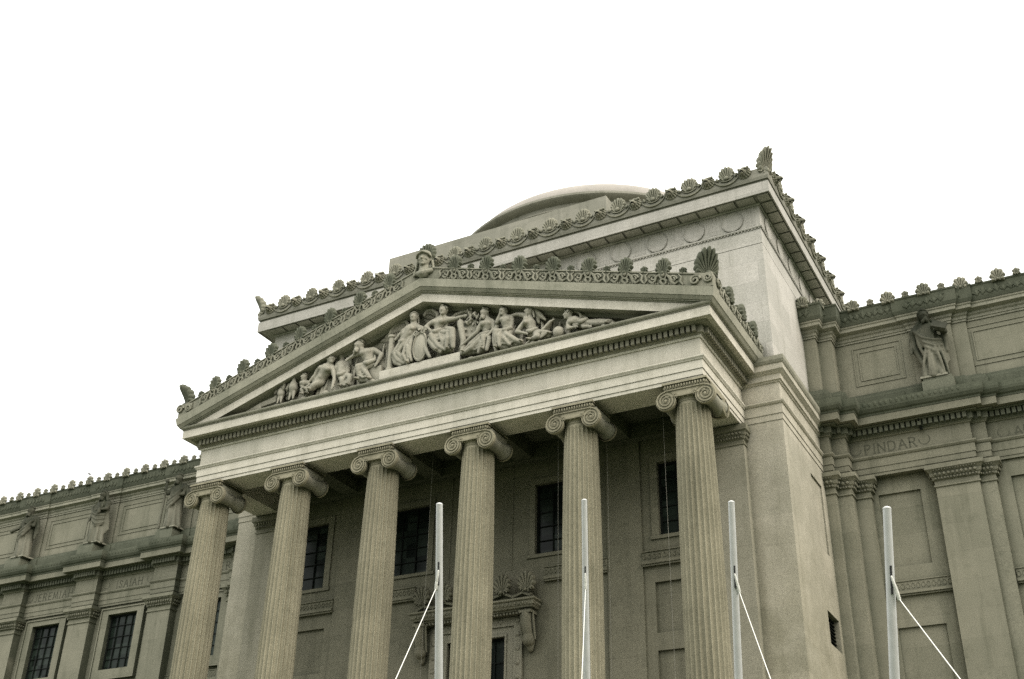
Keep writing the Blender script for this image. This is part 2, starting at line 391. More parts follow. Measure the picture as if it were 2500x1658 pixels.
# ---------------------------------------------------------------- portico entablature
PP = [(-A, Yb), (-A, 0), (A, 0), (A, Yb)]
mb = MB(); mb.sweep(PP, [(-1.46, 1.1), (-1.46, -.06), (0, -.06), (0, .10), (.035, .10), (.035, .385), (.07, .385), (.07, .76), (.11, .78), (.13, .82), (.18, .88), (.18, .94), (.02, .96), (0, .97), (0, 1.80), (.05, 1.81), (.09, 1.88), (.09, 1.90), (-.2, 1.90)], cap=False)
build('entablature', mb, M['light'], museum)
mb = MB(); mb.sweep(PP, [(.0, 1.90), (.12, 1.905), (.14, 1.95), (.20, 1.96), (.20, 2.27), (.40, 2.275), (.46, 2.32), (.50, 2.345), (.3, 2.36)], cap=False)
dentils(mb, PP, .16, .36, 1.985, 2.262, .25, .155)
build('dentil_course', mb, M['wall'], museum)
mb = MB(); mb.sweep(PP, [(.2, 2.348), (.70, 2.348), (.71, 2.335), (.76, 2.335), (.76, 2.76), (.2, 2.765)], cap=False)
build('corona', mb, M['light'], museum)
mb = MB(); mb.sweep(PP, [(.5, 2.765), (.79, 2.765), (.79, 2.80), (.83, 2.815), (.87, 2.87), (.88, 2.93), (.85, 2.95), (-.35, 2.99)], cap=False)
build('cornice_moulding', mb, M['dirty'], museum)
# flank gutters, mitred to the raking ones
def flank(mb, prof):
    m = len(prof); vs = [(A + d, -d, z) for d, z in prof] + [(A + d, Yb + .6, z) for d, z in prof]
    mb.add(vs, [(i, i + m, i + m + 1, i + 1) for i in range(m - 1)])
for s in (-1, 1):
    mb = MB(s); flank(mb, [(.5, 2.80), (.78, 2.80), (.86, 2.83), (.90, 2.86), (1.0, 2.99), (1.02, 2.992), (1.10, 3.36), (.97, 3.42)])
    build('gutter_band', mb, M['band'], museum)
    mb = MB(s); flank(mb, [(.97, 3.42), (.97, 3.99), (1.02, 4.0), (1.02, 4.06), (.9, 4.13), (.5, 4.1), (.4, 3.5)])
    for k in range(4):
        y = .45 + k * 1.5
        for sg in (-1, 1):
            mb.tube([(A + 1.03, y + sg * p[0], p[2]) for p in spiral(.42, 3.72, .22, 0, 1.6, PI)], .045, 5)
            mb.tube([(A + 1.03, y + sg * .1, 3.5), (A + 1.03, y + sg * .3, 3.55), (A + 1.03, y + sg * .12, 3.85), (A + 1.03, y, 4.05)], .05, 5)
    build('gutter', mb, M['dirty'], museum)

# ---------------------------------------------------------------- pediment
mb = MB(); mb.rake([(.14, 6.74), (-.30, 6.70), (-.70, 6.70), (-.70, 6.69), (-.75, 6.69), (-.75, 7.13), (-.4, 7.14)])
ped = build('pediment', mb, M['light'], museum)
mb = MB(); mb.rake([(-.6, 7.13), (-.78, 7.135), (-.80, 7.17), (-.86, 7.20), (-.86, 7.24), (-.90, 7.25), (-.98, 7.37), (-1.0, 7.40), (-.6, 7.41)])
build('rake_moulding', mb, M['dirty'], ped)
mb = MB(); mb.rake([(-.6, 7.41), (-1.02, 7.41), (-1.10, 7.80), (-.98, 7.82), (-.5, 7.83)])
build('rake_band', mb, M['band'], ped)
# inner moulding of the tympanum
mb = MB(); mb.rake([(.14, 6.55), (-.12, 6.58), (-.20, 6.66), (-.26, 6.71)], half=11.0)
build('rake_soffit', mb, M['tymp'], ped)
mb = MB(); mb.add([(-12.4, .14, 2.9), (12.4, .14, 2.9), (0, .14, 6.76)], [(0, 1, 2)])
mb.box(-12.4, 12.4, -.5, .14, 2.93, 2.97)
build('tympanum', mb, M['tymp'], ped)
# carved gutter along the rakes
mb = MB(); mb.rake([(-.6, 7.83), (-.97, 7.83), (-.97, 8.40), (-1.02, 8.42), (-1.02, 8.48), (-.9, 8.52), (-.5, 8.50), (-.4, 7.9)])
PITCH = 1.72; FIRST = 1.83
for s in (-1, 1):
    b = MB(s)
    for k in range(7):
        x0 = FIRST + k * PITCH
        def T(x, z): return (x0 + x, -1.0, z + 7.83 - .31 * abs(x0 + x))
        jit = random.uniform(-.02, .02)
        b.tube([T(.13 * math.cos(t), .17 + .13 * math.sin(t)) for t in [i * PI / 5 for i in range(11)]], .065, 6)
        for sg in (-1, 1):
            b.tube([T(sg * .08, .30), T(sg * .16, .5), T(sg * .30, .38), T(sg * .36, .16), T(sg * .5, .07), T(sg * .64, .18)], [.06, .09, .085, .075, .07, .06], 6)
            b.tube([T(sg * .45 + .17 * (1 - i / 16) * math.cos(i * .62 + jit) * sg, .33 + .17 * (1 - i / 16) * math.sin(i * .62)) for i in range(14)], .052, 5)
            b.tube([T(sg * .86, .04), T(sg * .74, .2), T(sg * .80, .42), T(sg * .68, .56)], [.05, .07, .055, .03], 5)
            for j in range(3): b.ell(T(sg * (.24 + .1 * j), .05), (.05, .06, .06), nu=6, nv=4)
        b.ell(T(0, .50), (.10, .10, .12), nu=6, nv=5)
    o = len(mb.v); mb.v += b.v; mb.f += [tuple(i + o for i in f) for f in b.f]
build('carved_gutter', mb, M['dirty'], ped, smooth=0.9)
big = mesh_of('antefix', palmette(.66, .92, 9, .15), M['dark'], 0.7)
small = mesh_of('antefix_bud', palmette(.30, .34, 5, .10, 1.8), M['dark'], 0.7)
for s in (-1, 1):
    for k in range(7):
        x = FIRST + k * PITCH; z = 8.30 - .31 * x
        inst('antefix', big, museum, (s * x, -.93, z), (0, random.uniform(-.05, .05), 0), (random.uniform(.92, 1.06), 1, random.uniform(.93, 1.05)))
        xs = x + PITCH / 2
        inst('antefix_bud', small, museum, (s * xs, -.93, 8.43 - .31 * xs))
    for k in range(3):
        y = .75 + k * 1.62
        inst('antefix', big, museum, (s * (A + .95), y + .75, 3.95), (0, 0, s * PI / 2), (.9, 1, .95))
        inst('antefix_bud', small, museum, (s * (A + .95), y, 4.05), (0, 0, s * PI / 2))
# corner acroteria: big shells bent round the corner
def corner_shell(w, h):
    m = palmette(w, h, 11, .2, 2.0); out = MB()
    vs = []
    for x, y, z in m.v:
        t = x / (w * 0.5); a = t * 0.95; R = w * 0.46
        vs.append((R * math.sin(a) * 1.05, -R * math.cos(a) + R * .55 + y - .45 * (z / h) ** 2.2, z))
    out.add(vs, m.f)
    out.ell((0, .02, h * .22), (w * .24, .2, h * .30), nu=12, nv=8); out.ell((0, .0, .02), (w * .34, .3, h * .16), nu=12, nv=7)
    for sg in (-1, 1): out.tube([(sg * (w * .26 + .09 * math.cos(t) * (1 - t / 10)), -.16, h * .12 + .1 * math.sin(t) * (1 - t / 10)) for t in [.6 * i for i in range(10)]], .05, 6)
    return out
for s in (-1, 1):
    mb = MB(); mb.box(-.42, .42, -.42, .42, -.62, .06)
    mb.tube(spiral(-.3, -.2, .24, -.47, 1.6), .06, 6); mb.tube([(.47, y, z) for y, _, z in spiral(.25, -.2, .24, 0, 1.6)], .06, 6)
    mb.tube(spiral(.25, -.22, .2, -.47, 1.6, PI, -1), .05, 6)
    o = build('acroterion', mb, M['dirty'], museum, wloc=(s * (A + .62), -.62, 4.08 + G))
    sh = build('shell', corner_shell(1.3, 1.25), M['dark'], o, smooth=0.7, wloc=(s * (A + .62), -.55, 4.02 + G))
    sh.rotation_euler = (0, 0, s * PI / 4 * .8)

# portico roof
mb = MB(); mb.add([(-A - .4, .2, 4.0), (0, .2, 8.2), (A + .4, .2, 4.0), (-A - .4, 5.9, 4.0), (0, 5.9, 8.2), (A + .4, 5.9, 4.0), (-A - .4, .2, 3.0), (A + .4, .2, 3.0), (-A - .4, 5.9, 3.0), (A + .4, 5.9, 3.0)],
    [(0, 1, 4, 3), (1, 2, 5, 4), (0, 2, 1), (0, 6, 7, 2), (0, 3, 8, 6), (2, 7, 9, 5)])
build('roof', mb, M['dirty'], museum)
# porch ceiling with beams
mb = MB(); mb.box(-13.0, 13.0, .9, 5.6, 1.12, 1.4)
for i in range(6):
    x = -12.5 + 5 * i; mb.box(x - .45, x + .45, 1.44, 4.99, .38, 1.13)
mb.box(-13.2, 13.2, 5.0, 5.55, .35, 1.12)
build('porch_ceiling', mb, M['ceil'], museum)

# ---------------------------------------------------------------- columns
def shaft_mesh():
    mb = MB(); n = 24; us = (0, .10, .2, .36, .53, .70, .86); z0, z1 = -13.5, -.86
    rows = [0, .02] + [i / 14 for i in range(1, 14)] + [.972, .982, .988, 1.0]
    vs = []; m = n * len(us)
    for t in rows:
        z = z0 + (z1 - z0) * t; r = .835 - .13 * t ** 3
        dk = 1.0 if .015 < t < .975 else (.6 if t < .985 and t > .9 else 0)
        for i in range(n):
            for u in us:
                dep = 0 if u <= .1 else math.sin(PI * (u - .1) / .9) ** .7
                rr = r * (1 - .115 * dep * dk); a = 2 * PI * (i + u) / n; vs.append((rr * math.cos(a), rr * math.sin(a), z))
    fs = []
    for j in range(len(rows) - 1):
        for i in range(m):
            a = j * m + i; b = j * m + (i + 1) % m; fs.append((a, b, b + m, a + m))
    mb.add(vs, fs); return mb
def base_mesh():
    mb = MB(); pr = []
    for i in range(9): a = -PI / 2 + PI * i / 8; pr.append((1.0 + .16 * math.cos(a), -14.0 + .16 + .16 * math.sin(a)))
    for i in range(9): a = -PI / 2 + PI * i / 8; pr.append((.88 + .1 * math.cos(a), -13.6 + .1 * math.sin(a)))
    mb.lathe(pr, n=40); mb.box(-1.2, 1.2, -1.2, 1.2, -14.3, -14.0); return mb
def capital_mesh(corner=0):
    mb = MB()
    mb.box(-.95, .95, -.93, .93, -.15, -.062)
    loop = [(-.88, .86), (-.88, -.86), (.88, -.86), (.88, .86), (-.88, .86)]
    mb.box(-.87, .87, -.85, .85, -.33, -.15)
    bumps(mb, loop, .0, -.24, .115, (.045, .06, .08))
    # canalis between the volutes, sagging in the middle
    for y in (-1, 1):
        n = 12; vs = []
        for i in range(n + 1):
            x = -.86 + 1.72 * i / n; sag = .07 * (1 - (x / .86) ** 2)
            vs += [(x, y * .70, -.335), (x, y * .855, -.345), (x, y * .835, -.46), (x, y * .855, -.64 - sag), (x, y * .70, -.68 - sag), (x, y * .3, -.62)]
        mb.add(vs, [(i * 6 + j, i * 6 + 6 + j, i * 6 + 7 + j, i * 6 + 1 + j) for i in range(n) for j in range(5)])
        mb.tube([(-.88 + 1.76 * i / n, y * .86, -.395) for i in range(n + 1)], .032, 6)
        mb.tube([(-.46 + .92 * i / n, y * .86, -.64 - .07 * (1 - ((i - 6) / 11.2) ** 2)) for i in range(n + 1)], .032, 6)
        for sx in (-1, 1):
            cx, cz, R = sx * .84, -.82, .43
            k = 28; vs = []; fs = []
            for i in range(k):
                a = 2 * PI * i / k
                for rr, dy in ((R, .72), (R, .85), (R * .95, .875), (R * .86, .83), (0.0, .83)): vs.append((cx + rr * math.cos(a), y * dy, cz + rr * math.sin(a)))
            for i in range(k):
                for j in range(4): a = i * 5 + j; b = ((i + 1) % k) * 5 + j; fs.append((a, b, b + 1, a + 1))
            mb.add(vs, fs)
            mb.tube(spiral(cx, cz, R * .93, y * .845, 2.6, PI / 2, -sx, 56, .16), [.042 - .018 * i / 56 for i in range(57)], 6)
            mb.ell((cx, y * .85, cz), (.07, .05, .07), nu=8, nv=5)
            # little palmette in the corner of the echinus
            for q in range(3): mb.ell((sx * (.44 - .05 * q), y * .84, -.60 - .05 * q), (.09, .04, .03), (0, sx * (.5 + .3 * q), 0), 6, 4)
    for sx in (-1, 1):
        if corner == sx:      # volutes also on the outer side of a corner capital
            for yy in (.80,):
                cx = sx * .95
                k2 = 24; vs = []
                for i in range(k2):
                    a = 2 * PI * i / k2
                    for rr, dx in ((.40, .85), (.40, 1.12), (.36, 1.15), (0, 1.12)): vs.append((sx * dx, yy + rr * math.cos(a), -.82 + rr * math.sin(a)))
                mb.add(vs, [(i * 4 + j, ((i + 1) % k2) * 4 + j, ((i + 1) % k2) * 4 + j + 1, i * 4 + j + 1) for i in range(k2) for j in range(3)])
                mb.tube([(sx * 1.14, p[0], p[2]) for p in spiral(yy, -.82, .37, 0, 2.4, PI / 2, 1 if yy > 0 else -1, 44, .16)], .035, 6)
            mb.box(min(sx * .8, sx * 1.1), max(sx * .8, sx * 1.1), -.7, .84, -.56, -.33)
    # echinus of eggs and a bead ring
    mb.lathe([(.66, -.9), (.72, -.84), (.74, -.78), (.80, -.7), (.80, -.6), (.6, -.5)], n=40)
    for i in range(26):
        a = 2 * PI * i / 26; mb.ell((.80 * math.cos(a), .80 * math.sin(a), -.68), (.065, .065, .10), nu=6, nv=5)
    mb.lathe([(.69, -.90), (.735, -.885), (.735, -.845), (.69, -.83)], n=40)
    return mb
def bolster_mesh(sx):
    mb = MB()
    if sx:
        vs = []; fs = []; k = 20; ys = [-.74, -.6, -.4, -.2, -.08, 0, .08, .2, .4, .6, .74]
        for yy in ys:
            rr = .27 + .13 * (abs(yy) / .74) ** 1.5 + (.03 if abs(yy) < .1 else 0)
            for i in range(k): a = 2 * PI * i / k; vs.append((sx * .84 + rr * math.cos(a), yy, -.82 + rr * math.sin(a)))
        for j in range(len(ys) - 1):
            for i in range(k): a = j * k + i; b = j * k + (i + 1) % k; fs.append((a, b, b + k, a + k))
        mb.add(vs, fs)
        mb.box(sx * .84 - .2, sx * .84 + .2, -.7, .7, -.6, -.33)
    return mb
bol = {q: mesh_of('bolster', bolster_mesh(q), M['dirty'], 0.7) for q in (-1, 1)}  # darker stone paints in the shade the bolsters sit in
sm = mesh_of('shaft', shaft_mesh(), M['column'], 0.45); bm_ = mesh_of('column_base', base_mesh(), M['column'], 0.6)
cm = {0: mesh_of('capital', capital_mesh(), M['column'], 0.6), 1: mesh_of('corner_capital', capital_mesh(1), M['column'], 0.6), -1: mesh_of('corner_capital_b', capital_mesh(-1), M['column'], 0.6)}
for i in range(6):
    x = -12.5 + 5 * i
    sh = inst('column', sm, museum, (x, .73, 0))
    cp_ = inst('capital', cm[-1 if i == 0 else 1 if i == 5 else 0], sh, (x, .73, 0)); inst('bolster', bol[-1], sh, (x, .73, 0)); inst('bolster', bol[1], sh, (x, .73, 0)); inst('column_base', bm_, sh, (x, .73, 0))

# ---------------------------------------------------------------- porch wall, windows and door
bars = []
WZ0, WZ1 = -4.24, -.82
win = [(2.90, 5.40), (9.0, 11.5)]
holes = []
for a, b in win:
    for s in (-1, 1): holes.append((min(s * a, s * b), max(s * a, s * b), WZ0, WZ1, .28, False))
for s in (-1, 1):
    for (a, b) in ((2.75, 5.9), (8.7, 12.0)):
        lo, hi = min(s * a, s * b), max(s * a, s * b)
        if a > 3: holes += [(lo, hi, -8.48, -6.3, .14, True), (lo, hi, -12.6, -9.22, .14, True)]
holes.append((-1.6, 1.55, -14.3, -7.8, .45, False))
mb = MB(); mb.wall(5.5, -13.3, 13.3, -14.3, 1.1, holes)
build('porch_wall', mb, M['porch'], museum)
def bars_mb(x0, x1, z0, z1, y, nx, nz, t=.04):
    mb = MB()
    for i in range(1, nx): x = x0 + (x1 - x0) * i / nx; mb.box(x - t / 2, x + t / 2, y - .05, y + .02, z0, z1)
    for j in range(1, nz): z = z0 + (z1 - z0) * j / nz; mb.box(x0, x1, y - .035, y + .015, z - t / 2, z + t / 2)
    mb.box(x0, x0 + .09, y - .06, y + .03, z0, z1); mb.box(x1 - .09, x1, y - .06, y + .03, z0, z1)
    mb.box(x0 + .09, x1 - .09, y - .062, y + .028, z0, z0 + .1); mb.box(x0 + .09, x1 - .09, y - .062, y + .028, z1 - .1, z1)
    return mb
def window(x0, x1, z0, z1, y, nx, nz, mirror=1):
    m = bars_mb(x0, x1, z0, z1, y, nx, nz); w = build('window', m, M['mullion'], museum)
    g = MB(); g.box(x0, x1, y + .03, y + .06, z0, z1); build('pane', g, M['glass'], w)
    return w
for a, b in win:
    for s in (-1, 1): window(min(s * a, s * b), max(s * a, s * b), WZ0, WZ1, 5.72, 3, 5)
for s in (-1, 1):
    mb = MB(s)
    mb.box(6.55, 8.2, 5.40, 5.52, -14.3, .4)                      # plain pier between the bays
    mb.box(1.65, 1.72, 5.47, 5.52, -4.8, .4)
    for a, b, fo in ((2.90, 5.40, .28), (9.0, 11.5, .34)):
        for x0, x1, z0, z1 in ((a - fo, a, WZ0, WZ1 + fo), (b, b + fo, WZ0, WZ1 + fo), (a, b, WZ1, WZ1 + fo)):
            mb.box(x0, x1, 5.44, 5.51, z0, z1)
        mb.box(a - .4, b + .4, 5.42, 5.51, WZ0 - .16, WZ0)
    build('window_surround', mb, M['porch'], museum)
    for x0, x1 in ((3.45, 6.54), (8.21, 11.7)):
        mb = MB(s); mb.box(x0, x1, 5.36, 5.51, -5.40, -4.98); mb.box(x0, x1, 5.30, 5.51, -4.98, -4.94); mb.box(x0, x1, 5.27, 5.51, -5.52, -5.40); mb.box(x0, x1, 5.33, 5.51, -5.60, -5.52)
        n = int((x1 - x0) / .22)
        for i in range(n):
            x = x0 + (i + .5) * (x1 - x0) / n
            mb.tube([(x + .075 * math.cos(t), 5.35, -5.19 + .10 * math.sin(t)) for t in [q * PI / 4 for q in range(9)]], .02, 4)
        build('string_course', mb, M['porch'], museum)
# door with bracketed hood
mb = MB(); z1 = -7.8
for w, y, e in ((.62, 5.46, .0), (.30, 5.40, .0)):
    pass
for x0, x1, z0, z2, y in ((-2.42, -2.0, -14.3, -7.02, 5.36), (1.95, 2.37, -14.3, -7.02, 5.36), (-2.0, 1.95, -7.42, -7.02, 5.36), (-2.0, -1.6, -14.3, -7.42, 5.44), (1.55, 1.95, -14.3, -7.42, 5.44), (-1.6, 1.55, -7.8, -7.42, 5.44)):
    mb.box(x0, x1, y, 5.52, z0, z2)
mb.box(-1.62, -1.52, 5.40, 5.52, -14.3, -7.72); mb.box(1.47, 1.57, 5.40, 5.52, -14.3, -7.72); mb.box(-1.52, 1.47, 5.40, 5.52, -7.84, -7.74)
for z in [-7.2 - i * .62 for i in range(11)]:
    for x in (-2.21, 2.16): mb.ell((x, 5.35, z), (.12, .05, .12), nu=9, nv=5)
for x in (-1.3, -.45, .42, 1.28): mb.ell((x, 5.35, -7.2), (.12, .05, .12), nu=9, nv=5)
surround = build('door_surround', mb, M['wall'], museum)
mb = MB(); mb.box(-1.6, 1.55, 5.86, 5.92, -14.3, -7.8); build('door', mb, M['glass'], surround)
b = bars_mb(-1.6, 1.55, -14.3, -7.8, 5.84, 4, 6, .07); build('door_bars', b, M['mullion'], surround)
mb = MB(); hp = [(-3.0, 5.5), (-3.0, 4.98), (3.0, 4.98), (3.0, 5.5)]
mb.sweep(hp, [(-.45, -7.0), (-.1, -6.99), (-.05, -6.92), (.0, -6.9), (.0, -6.85), (.12, -6.82), (.16, -6.74), (.2, -6.72), (.22, -6.55), (.30, -6.50), (.30, -6.42), (.1, -6.36), (-.5, -6.34)])
dentils(mb, hp, -.12, -.02, -7.02, -6.93, .16, .09); bumps(mb, hp, .22, -6.63, .2, (.08, .05, .07))
mb.box(-2.9, 2.9, 5.1, 5.49, -6.36, -6.1)
for s in (-1, 1):
    mb.tube([(s * 3.0, 4.95, -6.3), (s * 2.6, 4.95, -6.12), (s * 2.1, 4.95, -6.28), (s * 1.6, 4.95, -6.05), (s * .9, 4.95, -6.26), (0, 4.95, -6.1)], .08, 6)
hood = build('door_hood', mb, M['porch'], museum, smooth=0.6)
hm = mesh_of('hood_palmette', palmette(.84, 1.0, 9, .14), M['porch'], 0.7)
for x in (-2.72, -1.52, 0, 1.55, 2.78): inst('palmette', hm, hood, (x, 4.93, -6.14), None, (1, 1, 1 if abs(x) > .1 else 1.15))
for s in (-1, 1):
    mb = MB(); mb.chain([(s * 2.78, 4.98, -7.1), (s * 2.78, 4.96, -7.5), (s * 2.80, 5.12, -7.95), (s * 2.80, 5.18, -8.2)], [.24, .25, .24, .3], 10)
    mb.chain([(s * 2.80, 5.3, -8.3), (s * 2.80, 5.36, -8.55)], [.22, .16], 8); mb.box(s * 2.78 - .3, s * 2.78 + .3, 4.78, 5.4, -7.08, -6.96)
    mb.tube([(s * 2.5, 5.0, -7.0), (s * 2.48, 5.05, -7.6), (s * 2.5, 5.2, -8.2)], .06, 6); mb.tube([(s * 3.08, 5.0, -7.0), (s * 3.1, 5.05, -7.6), (s * 3.1, 5.2, -8.2)], .06, 6)
    build('hood_bracket', mb, M['porch'], hood, smooth=0.8)
# antae answering the outer columns
for s in (-1, 1):
    mb = MB(s); mb.box(11.6, 13.26, 4.86, 5.5, -14.3, -1.0); build('anta', mb, M['wall'], museum)
    mb = MB(s); ap = [(11.6, 5.5), (11.6, 4.86), (13.26, 4.86), (13.26, Yb)]
    mb.sweep(ap, [(-.3, -1.02), (.0, -1.0), (.04, -.98), (.04, -.90), (.01, -.88), (.01, -.76), (.06, -.72), (.08, -.60), (.12, -.56), (.14, -.42), (.22, -.36), (.22, -.10), (-.3, -.062)], cap=False)
    bumps(mb, ap, .09, -.66, .13, (.05, .05, .06)); bumps(mb, ap, .15, -.49, .16, (.06, .05, .07))
    build('anta_capital', mb, M['porch'], museum)
for x, z1 in ((7.9, -.06), (10.53, .35), (5.55, .35), (-1.0, .35), (1.35, -.06)):
    mb = MB(); mb.tube([(x, 2.5, -14.3), (x, 2.5, z1)], .007, 5); build('hanging_wire', mb, M['wire'], museum)

# ---------------------------------------------------------------- piers beside the portico
for s in (-1, 1):
    pp = [(13.2, Yb), (14.94, Yb), (14.94, 12.6)]
    mb = MB(s); mb.sweep([(13.2, Yb), (14.94, Yb)], [(0, -G), (0, -.07)], cap=False)
    side = MB(); hl = [(9.28, 11.1, -4.3, -.92, .07, True), (9.5, 11.4, -8.62, -7.17, .5, True)]
    side.wall(0, Yb, 12.6, -G, -.07, hl)
    mb.add([(14.94 - y, x, z) for x, y, z in side.v], side.f)
    build('pier', mb, M['pier'], museum)
    mb = MB(s); mb.add([(14.94 - .3, 9.5, -8.62), (14.94 - .3, 11.4, -8.62), (14.94 - .3, 11.4, -7.17), (14.94 - .3, 9.5, -7.17)], [(0, 1, 2, 3)])
    for i in range(9): z = -8.55 + i * .16; mb.box(14.94 - .28, 14.94 - .2, 9.5, 11.4, z, z + .03)
    build('vent', mb, M['void'], museum)
    mb = MB(s); mb.sweep(pp, [(-.3, -.07), (0, -.07), (0, .06), (.03, .06), (.03, .35), (.06, .35), (.06, .79), (.1, .81), (.16, .89), (.16, .95), (.02, .97), (0, .98), (0, 1.84), (.04, 1.86), (.08, 1.93), (.13, 1.95), (.13, 2.2), (.2, 2.26), (.28, 2.34), (.31, 2.36), (.31, 2.62), (.33, 2.64), (.1, 2.65)], cap=False)
    build('pier_entablature', mb, M['pier'], museum)
    mb = MB(s); mb.sweep(pp, [(.1, 2.642), (.34, 2.645), (.36, 2.68), (.40, 2.78), (.40, 2.98), (.3, 3.02), (-1.2, 3.05)], cap=False)
    build('pier_cornice', mb, M['dirty'], museum)

# ---------------------------------------------------------------- central block with crowning cornice
BW = 14.69; BY = 5.87; BB = 34.5
bp = [(-BW, BB), (-BW, BY), (BW, BY), (BW, BB)]
mb = MB(); mb.sweep(bp, [(0, 2.6), (0, 9.63), (-.025, 9.635), (-.025, 9.66), (0, 9.665), (0, 10.5), (0, 11.85)], cap=False)
mb.add([(-BW, BB, 2.6), (BW, BB, 2.6), (BW, BB, 13), (-BW, BB, 13)], [(0, 1, 2, 3)])
build('block_wall', mb, M['block'], museum)
mb = MB(); mb.sweep(bp, [(-.1, 10.53), (.05, 10.535), (.08, 10.58), (.08, 10.62), (.03, 10.67), (-.1, 10.68)], cap=False)
bumps(mb, bp[1:3], .035, 10.50, .17, (.045, .035, .04), 5, 4); bumps(mb, [(BW, BY), (BW, BY + 18)], .035, 10.50, .17, (.045, .035, .04), 5, 4)
build('string_course', mb, M['block'], museum)
mb = MB()
def disc(mb, cx, cz, r, side):
    k = 28; vs = []
    for i in range(k):
        a = 2 * PI * i / k
        for rr, d in ((r, -.02), (r, .06), (r - .02, .068), (r - .06, .03), (0, .03)):
            u, w = cx + rr * math.cos(a), cz + rr * math.sin(a)
            vs.append((u, BY - d, w) if not side else (BW + d, u, w))
    mb.add(vs, [(i * 5 + j, ((i + 1) % k) * 5 + j, ((i + 1) % k) * 5 + j + 1, i * 5 + j + 1) for i in range(k) for j in range(4)])
for i in range(-7, 7):
    x = .98 + 1.96 * i - .39
    x = 1.96 * i + 1.57
    if abs(x) < 14: disc(mb, x, 11.2, .54, False)
    xm = x + .98
    for q in (-.27, -.09, .09, .27):
        if abs(xm + q) < 14.5: mb.box(xm + q - .06, xm + q + .06, BY - .008, BY, 10.74, 11.80)
build('disc_frieze', mb, M['block'], museum, smooth=0.5)
mb = MB()
for i in range(9):
    y = BY + 1.3 + 1.96 * i; disc(mb, y, 11.2, .54, True)
    for q in (-.27, -.09, .09, .27): mb.box(BW, BW + .008, y + .98 + q - .06, y + .98 + q + .06, 10.72, 11.82)
build('disc_frieze', mb, M['block'], museum, smooth=0.5)
mb = MB(); mb.sweep(bp, [(-.1, 11.80), (.04, 11.82), (.08, 11.88), (.10, 11.96), (.70, 11.99), (.71, 11.93), (.78, 11.93), (.78, 12.56), (.70, 12.60)], cap=False)
n = 30
for i in range(n):
    x = -BW + (i + .5) * 2 * BW / n; mb.box(x - .43, x + .43, BY - .66, BY - .12, 11.90, 11.985)
for i in range(28):
    y = BY + (i + .5) * .98; mb.box(BW + .12, BW + .66, y - .43, y + .43, 11.90, 11.985)
mb.box(BW + .12, BW + .66, BY - .66, BY - .1, 11.90, 11.985)
build('crowning_cornice', mb, M['block'], museum)
mb = MB(); mb.sweep(bp, [(.5, 12.60), (.72, 12.60), (.72, 12.68), (.80, 12.70), (.84, 12.86), (.82, 13.36), (.76, 13.42), (.4, 13.44), (-.6, 13.3)], cap=False)
mb.box(-BW, BW, BY, BB, 13.1, 13.25)
build('parapet', mb, M['parapet'], museum)
def shell_antefix():
    mb = palmette(.78, 1.02, 11, .13, 2.45, stem=False, c=.60)
    mb.ell((0, -.10, .30), (.13, .09, .12), nu=9, nv=6)
    for k, (r, z, th, am) in enumerate(((.66, .42, .05, 1.3), (.40, .44, .04, 1.15))):
        mb.tube([(r * math.sin(a), -.07, z - r * .78 * math.cos(a)) for a in [-am + 2 * am * i / 16 for i in range(17)]], [th * (.35 + .65 * math.sin(PI * i / 16)) for i in range(17)], 6)
    for s in (-1, 1): mb.ell((s * .5, -.07, .36), (.08, .06, .11), (0, s * .5, 0), 7, 5)
    return mb
def lion_mb():
    mb = MB(); mb.ell((0, .02, 0), (.34, .22, .36), nu=14, nv=10); mb.ell((0, -.14, .0), (.2, .16, .23), nu=12, nv=9)
    for ring, r, sz in ((15, .36, .075), (12, .27, .055)):
        for i in range(ring):
            a = 2 * PI * i / ring + (.2 if ring == 12 else 0); mb.ell((r * math.cos(a), -.02 if ring == 15 else -.13, r * math.sin(a)), (sz, .10, sz), nu=7, nv=5)
    mb.cap((0, -.2, -.02), (0, -.40, -.10), .17, .12, 10); mb.cap((0, -.25, .12), (0, -.44, -.02), .07, .055, 8)
    for s in (-1, 1):
        mb.cap((s * .05, -.30, .10), (s * .19, -.26, .13), .05, .04, 8); mb.ell((s * .075, -.43, -.10), (.07, .06, .055), nu=8, nv=6); mb.ell((s * .27, -.15, .24), (.08, .08, .09), nu=8, nv=6)
    mb.cap((0, -.34, -.23), (0, -.40, -.22), .085, .07, 8)
    return mb
sa = mesh_of('shell_antefix', shell_antefix(), M['dirty'], 0.7)
lm = remeshed('lion_head', lion_mb(), M['dirty'], .022, 1)
lm.materials.append(M['void'])          # shade of open jaws and drilled eyes, painted as dark faces
for pl in lm.polygons:
    c = pl.center
    if (abs(c.x) < .085 and -.225 < c.z < -.135 and c.y < -.24) or (((abs(c.x) - .115) / .05) ** 2 + ((c.z - .055) / .035) ** 2 < 1 and c.y < -.15): pl.material_index = 1
for k in range(-7, 8): inst('shell_antefix', sa, museum, (k * 1.94 - .08, BY - .80, 12.96), (0, random.uniform(-.05, .05), 0), (random.uniform(.93, 1.06), 1, random.uniform(.96, 1.03)))
for k in range(-8, 8): inst('lion_head', lm, museum, (k * 1.94 + .89 - (.1 if k == 7 else 0), BY - .82, 13.30), (0, 0, random.uniform(-.1, .1)), (.86, .95, .86))
for k in range(13):
    inst('shell_antefix', sa, museum, (BW + .80, BY + 1.2 + k * 1.98, 12.96), (0, 0, PI / 2)); inst('lion_head', lm, museum, (BW + .80, BY + .25 + k * 1.98, 13.30), (0, 0, PI / 2), (.86, .95, .86))
for s in (-1, 1):
    o = build('acroterion', corner_shell(.98, 1.42), M['dirty'], museum, smooth=0.7, wloc=(s * (BW + .55), BY - .52, 12.95 + G))
    o.rotation_euler = (0, 0, s * PI / 4)
